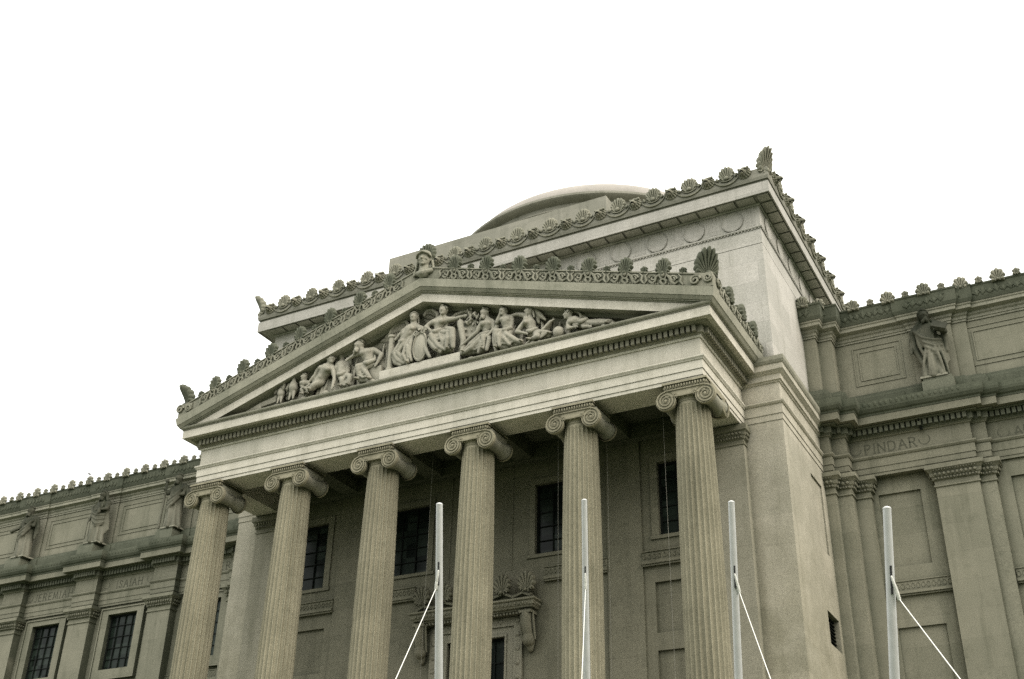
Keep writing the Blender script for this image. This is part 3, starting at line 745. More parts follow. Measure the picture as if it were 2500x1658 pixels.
# plinth and dome
mb = MB(); mb.box(-9.95, 4.9, 10.0, 30.2, 13.2, 18.4); build('dome_plinth', mb, M['parapet'], museum)
DC = 20.2
mb = MB(); mb.lathe([(9.35, 17.0), (9.35, 19.0), (9.45, 19.06), (9.45, 19.16), (9.4, 19.2), (9.4, 19.42), (9.55, 19.5), (9.8, 19.62), (9.86, 19.7), (9.86, 19.84), (9.7, 19.9), (9.3, 19.95)], 0, DC, 160)
drum = build('dome_drum', mb, M['parapet'], museum, smooth=0.5)
mb = MB(); mb.lathe([(9.35 * math.cos(t), 19.93 + 3.45 * math.sin(t)) for t in [i * PI / 2 / 24 for i in range(24)]] + [(.01, 23.38)], 0, DC, 160)
build('dome', mb, M['dome'], museum, smooth=3)

# ---------------------------------------------------------------- the two wings
P0 = 20.68; BAY = 6.95
def wing(s, nb):
    WM = M['wing' if s > 0 else 'wingleft']
    cs = [P0 + BAY * k for k in range(nb + 1)]; xe = cs[-1] + 1.6
    ent = [(14.94, 11.8), (15.39, 11.8), (15.39, 12.25), (16.05, 12.25), (16.05, 13.0), (21.65, 13.0), (21.65, 13.25), (22.3, 13.25), (22.3, 13.5)]
    for c in cs[1:]: ent += [(c - .98, 13.5), (c - .98, 13.05), (c + .98, 13.05), (c + .98, 13.5)]
    ent.append((xe, 13.5))
    ent0 = [(13.8, 11.8)] + ent[1:]
    mb = MB(s); mb.sweep(ent0, [(-.9, -.06), (0, -.06), (0, .09), (.03, .09), (.03, .38), (.06, .38), (.06, .78), (.10, .80), (.15, .88), (.15, .95), (.02, .97), (0, .98), (0, 1.82), (.05, 1.84), (.1, 1.9), (-.2, 1.92)], cap=False)
    build('wing_entablature', mb, WM, museum)
    mb = MB(s); mb.sweep(ent0, [(0, 1.90), (.12, 1.905), (.14, 1.95), (.2, 1.96), (.2, 2.27), (.40, 2.275), (.46, 2.32), (.3, 2.345)], cap=False)
    dentils(mb, ent[:9], .16, .36, 1.985, 2.262, .27, .165)
    pts = ent[8:]
    dentils(mb, pts, .16, .36, 1.985, 2.262, .27, .165)
    build('dentil_course', mb, M['dark'], museum)
    mb = MB(s); mb.sweep(ent0, [(.2, 2.348), (.72, 2.345), (.72, 2.70), (.2, 2.71)], cap=False); build('corona', mb, WM, museum)
    mb = MB(s); mb.sweep(ent0, [(.4, 2.71), (.74, 2.71), (.76, 2.80), (.84, 2.86), (.92, 3.0), (.94, 3.12), (.94, 3.38), (.86, 3.42), (.2, 3.46), (-.6, 3.48)], cap=False)
    bumps(mb, ent[:9] if nb < 3 else ent, .93, 3.22, .26, (.09, .05, .13), 6, 4)
    build('wing_gutter', mb, M['moss'], museum)
    # attic
    at = [(14.0, 11.95), (15.28, 11.95), (15.28, 12.5), (15.95, 12.5), (15.95, 13.4), (19.6, 13.4), (19.6, 13.35), (21.6, 13.35), (21.6, 13.5), (22.3, 13.5), (22.3, 13.62)]
    for c in cs[1:]: at += [(c - 1.0, 13.62), (c - 1.0, 13.56), (c + 1.0, 13.56), (c + 1.0, 13.62)]
    at.append((xe, 13.62))
    mb = MB(s); mb.sweep(at, [(.52, 3.3), (.52, 3.95), (.46, 4.0), (.44, 4.12), (.3, 4.2), (.24, 4.32), (.02, 4.36), (-.2, 4.36)], cap=False); build('attic_base', mb, M['moss'], museum)
    mb = MB(s); mb.sweep(at, [(0, 4.3), (0, 7.4)], cap=False)
    # sunk panel outlines
    pan = [(16.75, 19.15, 13.4)] + [((cs[k] + cs[k + 1]) / 2 - 1.95, (cs[k] + cs[k + 1]) / 2 + 2.05, 13.62) for k in range(nb)]
    for x0, x1, y in pan:
        for e in (0, .26):
            for a, b, z0, z1 in ((x0 + e, x1 - e, 4.92 + e, 4.98 + e), (x0 + e, x1 - e, 7.0 - e, 7.06 - e), (x0 + e, x0 + e + .06, 4.98 + e, 7.0 - e), (x1 - e - .06, x1 - e, 4.98 + e, 7.0 - e)):
                mb.box(a, b, y - .035, y + .01, z0, z1)
    build('attic_wall', mb, WM, museum)
    mb = MB(s); mb.sweep(at, [(-.2, 7.34), (.05, 7.36), (.05, 7.46), (.09, 7.48), (.09, 7.62), (.16, 7.68), (.18, 7.78), (.36, 7.86), (.40, 7.88), (.40, 8.04), (.44, 8.08), (.46, 8.16), (.2, 8.17)], cap=False); build('attic_cornice', mb, M['dirty'], museum)
    mb = MB(s); mb.sweep(at, [(.2, 8.17), (.48, 8.17), (.54, 8.34), (.56, 8.92), (.60, 8.97), (.60, 9.05), (.5, 9.09), (.1, 9.08), (-.4, 8.5)], cap=False)
    for (xa, ya), (xb, yb) in zip(at[:-1], at[1:]):
        L = abs(xb - xa)
        if L < .5: continue
        n = int(L / .29)
        for i in range(n):
            x = xa + (i + .5) * L / n; q = random.uniform(.9, 1.1)
            h = (.24 if i % 2 else .17) * q
            mb.ell((x, ya - .55, 8.36 + h), (.10, .06, h), (0, random.uniform(-.25, .25), 0), 7, 6)
            for sg in (-1, 1): mb.ell((x + sg * .09, ya - .55, 8.38 + h * .7), (.05, .05, h * .6), (0, sg * .6, 0), 6, 5)
            mb.ell((x + .15, ya - .55, 8.44 + .34 * random.random()), (.05, .05, .05), nu=6, nv=4)
    build('attic_gutter', mb, M['moss'], museum)
    k = 0
    x = P0 - 2 * BAY / 4
    while x < xe:
        near = min(abs(x - c) for c in cs) < 1.05
        y = 12.80 if x < 22 else 13.0
        inst('wing_antefix', wa, museum, (s * x, y, 8.88), (0, random.uniform(-.05, .05), 0), (random.uniform(.94, 1.05), 1, random.uniform(.94, 1.05)))
        inst('wing_antefix_bud', wb, museum, (s * (x + BAY / 8), y + .02, 9.0)); x += BAY / 4
    for x, y in ((14.98, 11.4), (15.65, 11.95)): inst('wing_antefix', wa, museum, (s * x, y, 8.88))
    # walls behind
    mb = MB(s); hl = [(17.02, 18.95, -4.41, -.86, .12, True), (17.05, 19.13, -12.0, -7.2, .12, True)]
    mb.wall(13.45, 16.5, 20.0, -G, -.06, hl)
    for k in range(nb):
        m = (cs[k] + cs[k + 1]) / 2; mb.wall(13.62, cs[k] + .7, cs[k + 1] - .7, -G, -.06, [(m - 1.25, m + 1.25, -4.28, -.70, .2, False)] if s < 0 else [(m - 1.25, m + 1.85, -4.41, -.86, .12, True), (m - 1.25, m + 1.85, -12.0, -7.2, .12, True)])
    build('wing_wall', mb, WM, museum)
    mb = MB(s)
    mb.box(14.5, 15.39, 11.8, 13.5, -G, -.98); mb.box(15.39, 16.05, 12.25, 13.5, -G, -.98); mb.box(16.05, 16.75, 13.0, 13.5, -G, -.98)
    mb.box(19.7, 21.62, 13.0, 13.7, -G, -.98); mb.box(21.62, 22.3, 13.25, 13.72, -G, -.98)
    for c in cs[1:]: mb.box(c - .95, c + .95, 13.05, 13.72, -G, -.98)
    build('pilaster', mb, WM, museum)
    paths = [[(14.2, 11.8), (15.39, 11.8), (15.39, 12.25), (16.05, 12.25), (16.05, 13.0), (16.75, 13.0), (16.75, 13.5)], [(19.7, 13.5), (19.7, 13.0), (21.62, 13.0), (21.62, 13.25), (22.3, 13.25), (22.3, 13.65)]]
    paths += [[(c - .95, 13.65), (c - .95, 13.05), (c + .95, 13.05), (c + .95, 13.65)] for c in cs[1:]]
    for p in paths:
        mb = MB(s); mb.sweep(p, [(-.3, -1.12), (.02, -1.12), (.06, -1.09), (.06, -1.02), (.02, -1.0), (.02, -.80), (.08, -.77), (.10, -.66), (.15, -.62), (.19, -.50), (.17, -.46), (.26, -.36), (.34, -.30), (.34, -.10), (-.3, -.062)], cap=False)
        bumps(mb, p, .12, -.72, .14, (.055, .055, .06)); bumps(mb, p, .20, -.53, .19, (.08, .06, .085)); bumps(mb, p, .27, -.36, .12, (.04, .05, .045))
        build('pilaster_capital', mb, WM, museum)
    for x0, x1 in [(16.76, 19.69)] + [(cs[k] + .96 + (.7 if k == 0 else 0), cs[k + 1] - .96) for k in range(nb)]:
        y = 13.45 if x1 < 20 else 13.62; mb = MB(s)
        mb.box(x0, x1, y - .10, y + .02, -5.62, -5.16); mb.box(x0, x1, y - .14, y + .02, -5.16, -5.11); mb.box(x0, x1, y - .22, y + .02, -5.74, -5.62); mb.box(x0, x1, y - .14, y + .02, -5.82, -5.74)
        n = int((x1 - x0) / .22)
        for i in range(n):
            x = x0 + (i + .5) * (x1 - x0) / n; mb.tube([(x + .08 * math.cos(t), y - .10, -5.39 + .12 * math.sin(t)) for t in [q * PI / 4 for q in range(9)]], .02, 4)
        build('string_course', mb, WM, museum)
    for k in range(nb if s < 0 else 0):
        m = (cs[k] + cs[k + 1]) / 2
        mb = MB(s)
        for a, b, z0, z1 in ((m - 1.8, m - 1.25, -4.85, -.36), (m + 1.25, m + 1.8, -4.85, -.36), (m - 1.25, m + 1.25, -.70, -.36), (m - 1.25, m + 1.25, -4.85, -4.28)):
            mb.box(a, b, 13.40, 13.63, z0, z1)
        for a, b, z0, z1 in ((m - 1.88, m - 1.80, -4.93, -.28), (m + 1.80, m + 1.88, -4.93, -.28), (m - 1.80, m + 1.80, -.36, -.28), (m - 1.80, m + 1.80, -4.93, -4.85)):
            mb.box(a, b, 13.34, 13.63, z0, z1)
        w = build('window_surround', mb, WM, museum)
        x0, x1 = min(s * (m - 1.25), s * (m + 1.25)), max(s * (m - 1.25), s * (m + 1.25))
        window(x0, x1, -4.28, -.70, 13.76, 4, 5)
    # statue pedestals
    for c in cs[0 if s > 0 else 1:]:
        mb = MB(s); y = 12.55; mb.box(c - .72, c + .72, y - .25, 13.2, 3.44, 4.0); mb.box(c - .66, c + .66, y - .2, 13.2, 4.0, 4.15)
        build('statue_pedestal', mb, M['dark'], museum)
wa = mesh_of('wing_antefix', palmette(.64, .70, 7, .13, 2.0, c=.42), M['dirty'], 0.7)
wb = mesh_of('wing_antefix_bud', palmette(.32, .40, 5, .10, 1.7, c=.42), M['dirty'], 0.7)
wing(1, 2); wing(-1, 5)

# carved names on the frieze
def name_on(text, xc, w, y, marks, z=1.10, h=.47, mat='carving_shade'):
    mb = MB(); inscription(mb, text, xc, z, h, y, w); build('inscription', mb, M[mat], museum)
    for x, r, a0, a1 in marks: mb = MB(); ring_mark(mb, x, z + .28, r, y, a0, a1); build('carved_ring', mb, M[mat], museum)
name_on('PINDAR', 17.97, 2.36, 13.0, ((16.35, .25, PI * .75, PI * 2.0), (19.55, .25, PI * .95, PI * 2.25)))
name_on('AESCHYLUS', 25.0, 3.1, 13.5, ((22.98, .25, PI * .75, PI * 2.0),), .98, .46)
name_on('HOMER', -24.05, 2.75, 13.5, ((-25.75, .22, PI * 1.2, PI * 2.3),))
name_on('ISAIAH', -31.1, 2.2, 13.5, ((-33.1, .22, PI * 1.2, PI * 2.3), (-29.35, .2, PI * .75, PI * 1.9)))
name_on('JEREMIAH', -38.05, 3.5, 13.5, ((-40.25, .22, PI * 1.2, PI * 2.3),))
mb = MB(); mb.tube([(19.52, 12.86, 1.80), (19.50, 12.78, 1.95), (19.48, 12.62, 2.34)], .06, 8); build('drain_pipe', mb, M['void'], museum)

# podium below the portico
mb = MB(); mb.box(-15.5, 15.5, -1.2, 5.4, -16.5, -14.3)
for i in range(10): mb.box(-15.5 - i * .3, 15.5 + i * .3, -1.2 - .55 * (i + 1), 5.0, -16.5 - .71 * (i + 1) , -16.5 - .71 * i - .002)
build('podium', mb, M['light'], museum)
# ================================================================== PEDIMENT SCULPTURE
FIG_c = dict(head=(-5.32,-0.45,5.00), neck=(-5.38,-0.40,4.76), chest=(-5.56,-0.40,4.52), pelvis=(-6.00,-0.30,3.95), sR=(-6.02,-0.35,4.72), eR=(-6.19,-0.45,4.28), hR=(-6.45,-0.50,3.98), sL=(-5.13,-0.40,4.39), eL=(-4.96,-0.45,3.88), hL=(-4.92,-0.60,3.40), kR=(-6.22,-0.50,3.60), fR=(-6.77,-0.40,3.68), kL=(-6.10,-0.55,3.72), fL=(-6.31,-0.60,3.46))
FIG_d = dict(head=(-4.95,-0.10,5.29), neck=(-4.90,-0.10,4.98), chest=(-4.79,-0.15,4.60), pelvis=(-4.64,-0.20,4.02), sR=(-5.14,-0.10,4.85), eR=(-5.03,-0.20,4.30), hR=(-4.67,-0.35,3.86), sL=(-4.59,-0.10,4.72), eL=(-4.34,-0.30,4.18), hL=(-4.39,-0.40,3.91), kR=(-4.44,-0.50,3.62), fR=(-4.51,-0.50,3.33), kL=(-4.04,-0.45,3.76), fL=(-4.05,-0.50,3.30))
FIG_e = dict(head=(-3.64,-0.50,5.32), neck=(-3.49,-0.45,5.00), chest=(-3.20,-0.40,4.76), pelvis=(-2.99,-0.30,4.20), sR=(-3.42,-0.50,4.89), eR=(-3.84,-0.50,4.85), hR=(-4.14,-0.55,4.70), sL=(-2.91,-0.30,4.98), eL=(-2.43,-0.30,4.63), hL=(-2.56,-0.45,4.12), kR=(-3.48,-0.65,4.07), fR=(-3.40,-0.60,3.41), kL=(-3.29,-0.55,3.96), fL=(-2.75,-0.60,3.30))
FIG_f = dict(head=(-0.62,-0.45,6.13), neck=(-0.63,-0.40,5.83), chest=(-0.70,-0.40,5.47), pelvis=(-1.09,-0.30,4.91), sR=(-0.97,-0.35,5.66), eR=(-1.31,-0.40,5.48), hR=(-1.53,-0.45,5.23), sL=(-0.39,-0.40,5.53), eL=(0.02,-0.50,5.28), hL=(-0.04,-0.62,5.24), kR=(-1.46,-0.50,4.48), fR=(-0.73,-0.50,3.75), kL=(-0.72,-0.60,4.48), fL=(-0.65,-0.60,3.64))
FIG_h = dict(head=(1.05,-0.50,6.03), neck=(0.99,-0.45,5.76), chest=(0.81,-0.40,5.46), pelvis=(0.71,-0.30,4.98), sR=(0.40,-0.40,5.59), eR=(0.12,-0.50,5.40), hR=(0.39,-0.60,5.14), sL=(1.28,-0.40,5.53), eL=(1.71,-0.40,5.49), hL=(2.15,-0.45,5.48), kR=(0.54,-0.65,4.75), fR=(0.94,-0.60,3.90), kL=(1.62,-0.65,4.66), fL=(1.54,-0.60,3.84))
FIG_k = dict(head=(3.23,-0.40,5.38), neck=(3.28,-0.35,5.15), chest=(3.38,-0.35,4.73), pelvis=(3.28,-0.25,4.22), sR=(3.14,-0.45,4.83), eR=(2.90,-0.55,4.34), hR=(2.27,-0.60,3.89), sL=(3.62,-0.30,4.83), eL=(3.72,-0.40,4.39), hL=(3.60,-0.50,4.19), kR=(2.91,-0.60,3.77), fR=(2.38,-0.60,3.48), kL=(3.30,-0.60,4.03), fL=(3.37,-0.60,3.39))
FIG_l = dict(head=(4.23,-0.45,5.17), neck=(4.28,-0.40,4.93), chest=(4.40,-0.40,4.60), pelvis=(4.42,-0.30,4.13), sR=(4.10,-0.40,4.88), eR=(3.94,-0.50,4.65), hR=(4.09,-0.55,4.99), sL=(4.61,-0.35,4.78), eL=(4.63,-0.45,4.27), hL=(4.45,-0.50,4.07), kR=(4.00,-0.65,4.10), fR=(4.04,-0.60,3.30), kL=(4.51,-0.60,3.60), fL=(5.30,-0.60,3.29))
FIG_m = dict(head=(5.56,-0.45,4.84), neck=(5.56,-0.40,4.59), chest=(5.57,-0.40,4.23), pelvis=(5.70,-0.30,3.76), sR=(5.34,-0.40,4.70), eR=(4.95,-0.40,4.87), hR=(4.57,-0.40,4.88), sL=(5.36,-0.50,4.28), eL=(5.01,-0.60,3.83), hL=(5.42,-0.60,3.68), kR=(6.23,-0.50,3.57), fR=(6.67,-0.45,3.44), kL=(6.07,-0.60,3.34), fL=(5.73,-0.60,3.29))
FIG_o = dict(head=(7.49,-0.45,4.17), neck=(7.53,-0.40,3.95), chest=(7.78,-0.40,3.75), pelvis=(8.15,-0.30,3.62), sR=(7.54,-0.50,3.67), eR=(7.54,-0.60,3.36), hR=(7.83,-0.60,3.37), sL=(7.98,-0.30,3.84), eL=(8.24,-0.50,3.32), hL=(8.49,-0.55,3.25), kR=(8.77,-0.40,3.50), fR=(9.50,-0.40,3.35), kL=(8.79,-0.45,3.38), fL=(9.44,-0.45,3.25))
FIG_child = dict(head=(-6.81,-0.50,4.33), neck=(-6.83,-0.45,4.16), chest=(-6.77,-0.45,3.96), pelvis=(-6.82,-0.35,3.73), sR=(-6.93,-0.50,4.05), eR=(-6.89,-0.55,3.85), hR=(-6.70,-0.60,3.69), sL=(-6.64,-0.40,4.05), eL=(-6.40,-0.50,3.81), hL=(-6.52,-0.60,3.69), kR=(-6.77,-0.60,3.58), fR=(-6.68,-0.60,3.35), kL=(-6.49,-0.55,3.57), fL=(-6.37,-0.60,3.33))
def lerp(a, b, t): return tuple(a[i] + (b[i] - a[i]) * t for i in range(3))
def V3(p, dx=0, dy=0, dz=0): return (p[0] + dx, p[1] + dy, p[2] + dz)
def head_prims(mb, h, neck, k, face=(0, -1), beard=False):
    fx, fy = face; l = math.hypot(fx, fy); fx, fy = fx / l, fy / l; rx, ry = -fy, fx
    def P(f, r, z): return (h[0] + fx * f * k + rx * r * k, h[1] + fy * f * k + ry * r * k, h[2] + z * k)
    mb.ell(h, (.165 * k, .19 * k, .225 * k), (0, 0, math.atan2(fy, fx) + PI / 2), 12, 9)
    mb.ell(P(.06, 0, -.11), (.12 * k, .12 * k, .12 * k), nu=10, nv=7)
    mb.cap(P(.16, 0, .06), P(.215, 0, -.045), .03 * k, .042 * k, 7)      # nose
    for s in (-1, 1):
        mb.cap(P(.15, s * .03, .075), P(.13, s * .11, .07), .034 * k, .03 * k, 7)   # brow
        mb.ell(P(.125, s * .085, -.04), (.055 * k, .05 * k, .05 * k), nu=7, nv=5)     # cheek
        mb.ell(P(-.01, s * .17, 0.0), (.035 * k, .05 * k, .06 * k), nu=6, nv=5)        # ear
    mb.ell(P(.165, 0, -.115), (.055 * k, .035 * k, .028 * k), nu=7, nv=5); mb.ell(P(.14, 0, -.185), (.055 * k, .05 * k, .05 * k), nu=7, nv=5)
    mb.cap(h, neck, .115 * k, .125 * k, 9)
    return P
def hair_prims(mb, P, k, kind):
    rnd = random.Random(kind)
    for i in range(46):
        a = rnd.uniform(0, 2 * PI); e = rnd.uniform(.12, 1.5)
        f = math.cos(a) * math.cos(e); r = math.sin(a) * math.cos(e); z = math.sin(e)
        if f > .45 and z < .62: continue
        mb.ell(P(f * .185, r * .175, z * .225 + .01), (.052 * k, .052 * k, .05 * k), nu=6, nv=5)
    if kind in ('long', 'bun'):
        for s in (-1, 1):
            for j in range(5): mb.ell(P(-.08 - .015 * j, s * .15, .02 - .08 * j), (.06 * k, .06 * k, .07 * k), nu=6, nv=5)
def beard_prims(mb, P, k):
    rnd = random.Random(5)
    for i in range(16): mb.ell(P(rnd.uniform(.08, .2), rnd.uniform(-.1, .1), rnd.uniform(-.36, -.17)), (.05 * k, .05 * k, .07 * k), nu=6, nv=5)
def hand_prims(mb, elbow, hand, k):
    d = (Vector(hand) - Vector(elbow)).normalized(); u = d.cross(Vector((0, 1, 0)));
    if u.length < .1: u = Vector((1, 0, 0))
    u.normalize(); h = Vector(hand)
    mb.cap(h - d * .03 * k, h + d * .07 * k, .062 * k, .06 * k, 7)
    for i, L in enumerate((.11, .135, .13, .10)):
        b = h + d * .07 * k + u * (i - 1.5) * .034 * k; mb.cap(b, b + d * L * k * .6 + Vector((0, -.02 * k, -.01 * k)), .02 * k, .016 * k, 5); mb.cap(b + d * L * k * .6 + Vector((0, -.02 * k, -.01 * k)), b + d * L * k * .9 + Vector((0, .0, -.04 * k)), .018 * k, .014 * k, 5)
    mb.cap(h - u * .05 * k, h - u * .10 * k + d * .08 * k, .022 * k, .018 * k, 5)

def figure(label, J, k=1.0, face=(0, -1), hair='short', beard=False, legs='robe', top='nude', female=False, mat='statue', extra=None, group='carved figures in the pediment', folds=12, cat='statue', seed=1, swags=()):
    rnd = random.Random(seed)
    base = (J['pelvis'][0], -.3, 2.98); k *= 1.14
    t = thing('statue', label, cat, base, group)
    mb = MB()
    P = head_prims(mb, J['head'], J['neck'], k, face, beard)
    nk, ch, pv = J['neck'], J['chest'], J['pelvis']
    mid = lerp(ch, pv, .55)
    mb.cap(nk, lerp(nk, ch, .6), .13 * k, .2 * k); mb.cap(ch, mid, .255 * k, .205 * k, 12); mb.cap(mid, pv, .205 * k, .24 * k, 12)
    for s in ('R', 'L'):
        S, E_, H = J['s' + s], J['e' + s], J['h' + s]
        mb.cap(nk, S, .10 * k, .13 * k); mb.cap(ch, S, .2 * k, .125 * k)
        mb.cap(S, lerp(S, E_, .5), .125 * k, .115 * k); mb.cap(lerp(S, E_, .5), E_, .115 * k, .085 * k)
        mb.cap(E_, lerp(E_, H, .35), .088 * k, .088 * k); mb.cap(lerp(E_, H, .35), H, .088 * k, .055 * k); hand_prims(mb, E_, H, k)
        pec = lerp(ch, S, .45); mb.ell(V3(pec, 0, -.17 * k, -.04 * k), (.14 * k, .10 * k, (.12 if not female else .13) * k), nu=9, nv=7)
        if female: mb.ell(V3(pec, 0, -.22 * k, -.07 * k), (.105 * k, .10 * k, .10 * k), nu=9, nv=7)
        K, F = J['k' + s], J['f' + s]
        hp = V3(pv, (.1 if s == 'L' else -.1) * k, -.03, -.03 * k)
        mb.cap(hp, K, .18 * k, .125 * k); mb.cap(K, lerp(K, F, .35), .12 * k, .12 * k); mb.cap(lerp(K, F, .35), F, .12 * k, .065 * k)
        fd = (Vector(F) + Vector((face[0] * .12, -.2, -.04)) * k); mb.cap(F, fd, .07 * k, .05 * k, 7)
        for q in range(5):
            b = fd + Vector(((q - 2) * .024 * k, 0, -.005)); mb.cap(b, b + Vector((0, -.06 * k, -.01 * k)), .018 * k, .014 * k, 5)
    # belly and ribs
    mb.ell(V3(mid, 0, -.13 * k, -.03 * k), (.13 * k, .10 * k, .16 * k), nu=9, nv=7)
    o = bpy.data.objects.new('body', remeshed('body', mb, M[mat], .030 * max(k, .8), 1)); link(o, t, (0, 0, G))
    hb = MB(); hair_prims(hb, P, k, hair)
    if beard: beard_prims(hb, P, k)
    o = bpy.data.objects.new('hair', remeshed('hair', hb, M[mat], .03 * max(k, .8), 1)); link(o, t, (0, 0, G))
    if legs == 'robe' or top == 'robe':
        rb = MB()
        if legs == 'robe':
            hipR, hipL = V3(pv, -.2 * k, -.05, .06 * k), V3(pv, .2 * k, -.05, .06 * k)
            for i in range(folds + 1):
                u = i / folds; w = rnd.uniform(-.04, .04)
                a = lerp(hipR, hipL, u); b = lerp(J['kR'], J['kL'], u); c = lerp(J['fR'], J['fL'], u)
                sag = math.sin(PI * u) * .10
                b = V3(b, w, .04 + sag, -.05); c = V3(c, w * 2, .05 + sag, -.02 * (i % 2))
                r = (.095 if i % 2 else .05) * k; inner = .125 * k
                rb.chain([a, lerp(a, b, .55), b, lerp(b, c, .5), c], [r * 1.1, r * 1.2, r * 1.15, r, r * 1.1], 8)
                if 0 < i < folds: rb.chain([V3(a, 0, .1), V3(b, 0, .14), V3(c, 0, .1)], [inner, inner, inner * .9], 7)
            # hem and a cross-wise roll of cloth on the lap
            rb.chain([V3(hipR, 0, -.12 * k), V3(pv, 0, -.26 * k, -.04), V3(hipL, 0, -.12 * k)], [.09 * k, .11 * k, .09 * k], 8)
            for i in range(3):
                u = .25 + .25 * i; rb.chain([lerp(V3(J['kR'], 0, -.1), V3(J['fR'], 0, -.06), u), V3(lerp(lerp(J['kR'], J['fR'], u), lerp(J['kL'], J['fL'], u), .5), 0, -.02, -.12), lerp(V3(J['kL'], 0, -.1), V3(J['fL'], 0, -.06), u)], [.045 * k, .05 * k, .045 * k], 6)
        for pts, r in swags: rb.chain(pts, [r * .8] + [r] * (len(pts) - 2) + [r * .7], 8)
        if top == 'robe':
            for i in range(6):
                u = i / 5
                a = lerp(V3(J['sR'], .0, -.1, .06), V3(J['sL'], 0, -.1, .06), u); b = lerp(V3(pv, -.22 * k, -.12), V3(pv, .22 * k, -.12), (u * 1.0 + .15) % 1.0)
                m_ = V3(lerp(a, b, .5), 0, -.14 * k, -.02)
                rb.chain([a, m_, b], [.075 * k, .085 * k, .075 * k], 7)
            rb.cap(V3(ch, 0, -.06), V3(pv, 0, -.04), .27 * k, .27 * k, 10)
            for s in ('R', 'L'): rb.cap(J['s' + s], lerp(J['s' + s], J['e' + s], .75), .15 * k, .13 * k, 8)
        else:
            rb.chain([V3(J['sL'], 0, .1, .05), V3(lerp(J['sL'], pv, .6), .12 * k, .0), V3(pv, .15 * k, -.1)], [.07 * k, .08 * k, .08 * k], 7)
        o = bpy.data.objects.new('robe', remeshed('robe', rb, M[mat], .026 * max(k, .8), 0)); link(o, t, (0, 0, G))
    if extra: extra(t, P)
    return t
def feather_wing(t, arc, tips, mat, w=.085, y=-.12):
    """arc: wing bone polyline, tips: matching polyline of feather ends"""
    mb = MB(); n = 15
    def at(pl, u):
        u *= len(pl) - 1; i = min(int(u), len(pl) - 2); return lerp(pl[i], pl[i + 1], u - i)
    for layer, (l0, l1, dy) in enumerate(((.0, 1.0, .04), (.0, .62, -.02), (.0, .34, -.08))):
        for i in range(n):
            u = (i + .5 * (layer % 2)) / n; a = at(arc, min(u, 1)); b = at(tips, min(u, 1)); p = lerp(a, b, l0); q = lerp(a, b, l1)
            d = Vector((q[0] - p[0], 0, q[2] - p[2])); L = d.length
            if L < .05: continue
            d.normalize(); nn = Vector((-d.z, 0, d.x)); vs = []
            for tt, ww in ((0, .5), (.3, 1), (.75, 1), (.93, .7), (1, .15)):
                c = Vector(lerp(p, q, tt)); yy = c.y + dy; e = nn * w * ww
                vs += [(c.x - e.x, yy + .03, c.z - e.z), (c.x, yy - .035, c.z), (c.x + e.x, yy + .03, c.z + e.z)]
            mb.add(vs, [(j * 3 + m_, j * 3 + 3 + m_, j * 3 + 4 + m_, j * 3 + 1 + m_) for j in range(4) for m_ in (0, 1)])
    mb.chain([V3(p, 0, -.06) for p in arc], [.10] * len(arc), 8)
    return build('wing', mb, M[mat], t, smooth=0.9)

figure('nude stone youth reclining on one straight arm, pediment figure nearest the small eagle', FIG_c, 1.1, (.85, -.6), 'short', legs='none', seed=2)
def cloak_d(t, P):
    mb = MB(); mb.chain([(-5.28, .0, 4.5), (-5.2, -.02, 5.2), (-5.02, -.05, 5.58), (-4.72, -.05, 5.55), (-4.5, -.05, 5.2), (-4.42, -.05, 4.7)], [.1, .11, .12, .12, .11, .1], 8)
    mb.chain([(-4.75, -.1, 3.9), (-4.5, -.35, 3.7), (-4.35, -.4, 3.8)], [.1, .1, .08], 8); o = bpy.data.objects.new('veil', remeshed('veil', mb, M['tymp'], .034, 1)); link(o, t, (0, 0, G))
figure('stone figure under an arched veil, seated behind the old bearded man', FIG_d, 1.0, (.25, -1), 'long', top='robe', mat='statue', extra=cloak_d, seed=3)
def seat_e(t, P):
    mb = MB(); mb.box(-3.15, -2.32, -.42, .12, 2.97, 3.98); build('seat', mb, M['statue'], t)
figure('bearded old man of stone seated bare-chested on a block left of the pillar', FIG_e, 1.12, (-.35, -1), 'curly', True, extra=seat_e, seed=4)
FS = [([(-.75, -.45, 5.2), (-1.2, -.5, 4.85), (-1.55, -.5, 4.4), (-1.3, -.5, 3.95), (-.95, -.5, 3.7)], .15), ([(-.8, -.5, 5.1), (-1.05, -.55, 4.7), (-1.3, -.55, 4.3), (-1.0, -.55, 3.9)], .13), ([(-.7, -.5, 5.1), (-.85, -.58, 4.6), (-.95, -.6, 4.1), (-.75, -.6, 3.72)], .13),
      ([(-.55, -.5, 5.1), (-.6, -.6, 4.6), (-.62, -.6, 4.1), (-.5, -.6, 3.7)], .12), ([(-1.3, -.4, 4.6), (-1.65, -.4, 4.25), (-1.5, -.45, 3.9), (-1.15, -.5, 3.65)], .12), ([(-.35, -.45, 5.6), (-.7, -.6, 5.2), (-1.1, -.5, 4.95)], .10)]
figure('winged stone woman kneeling beside the oval shield', FIG_f, 1.0, (.2, -1), 'bun', top='robe', female=True, seed=5, swags=FS,
       extra=lambda t, P: feather_wing(t, [(-1.0, -.1, 5.75), (-1.25, -.1, 6.2), (-1.6, -.1, 6.28), (-2.0, -.1, 6.05), (-2.15, -.1, 5.75)], [(-1.2, -.1, 5.0), (-1.5, -.1, 4.75), (-2.0, -.1, 4.75), (-2.6, -.1, 4.95), (-3.15, -.1, 5.3)], 'statue', .085))
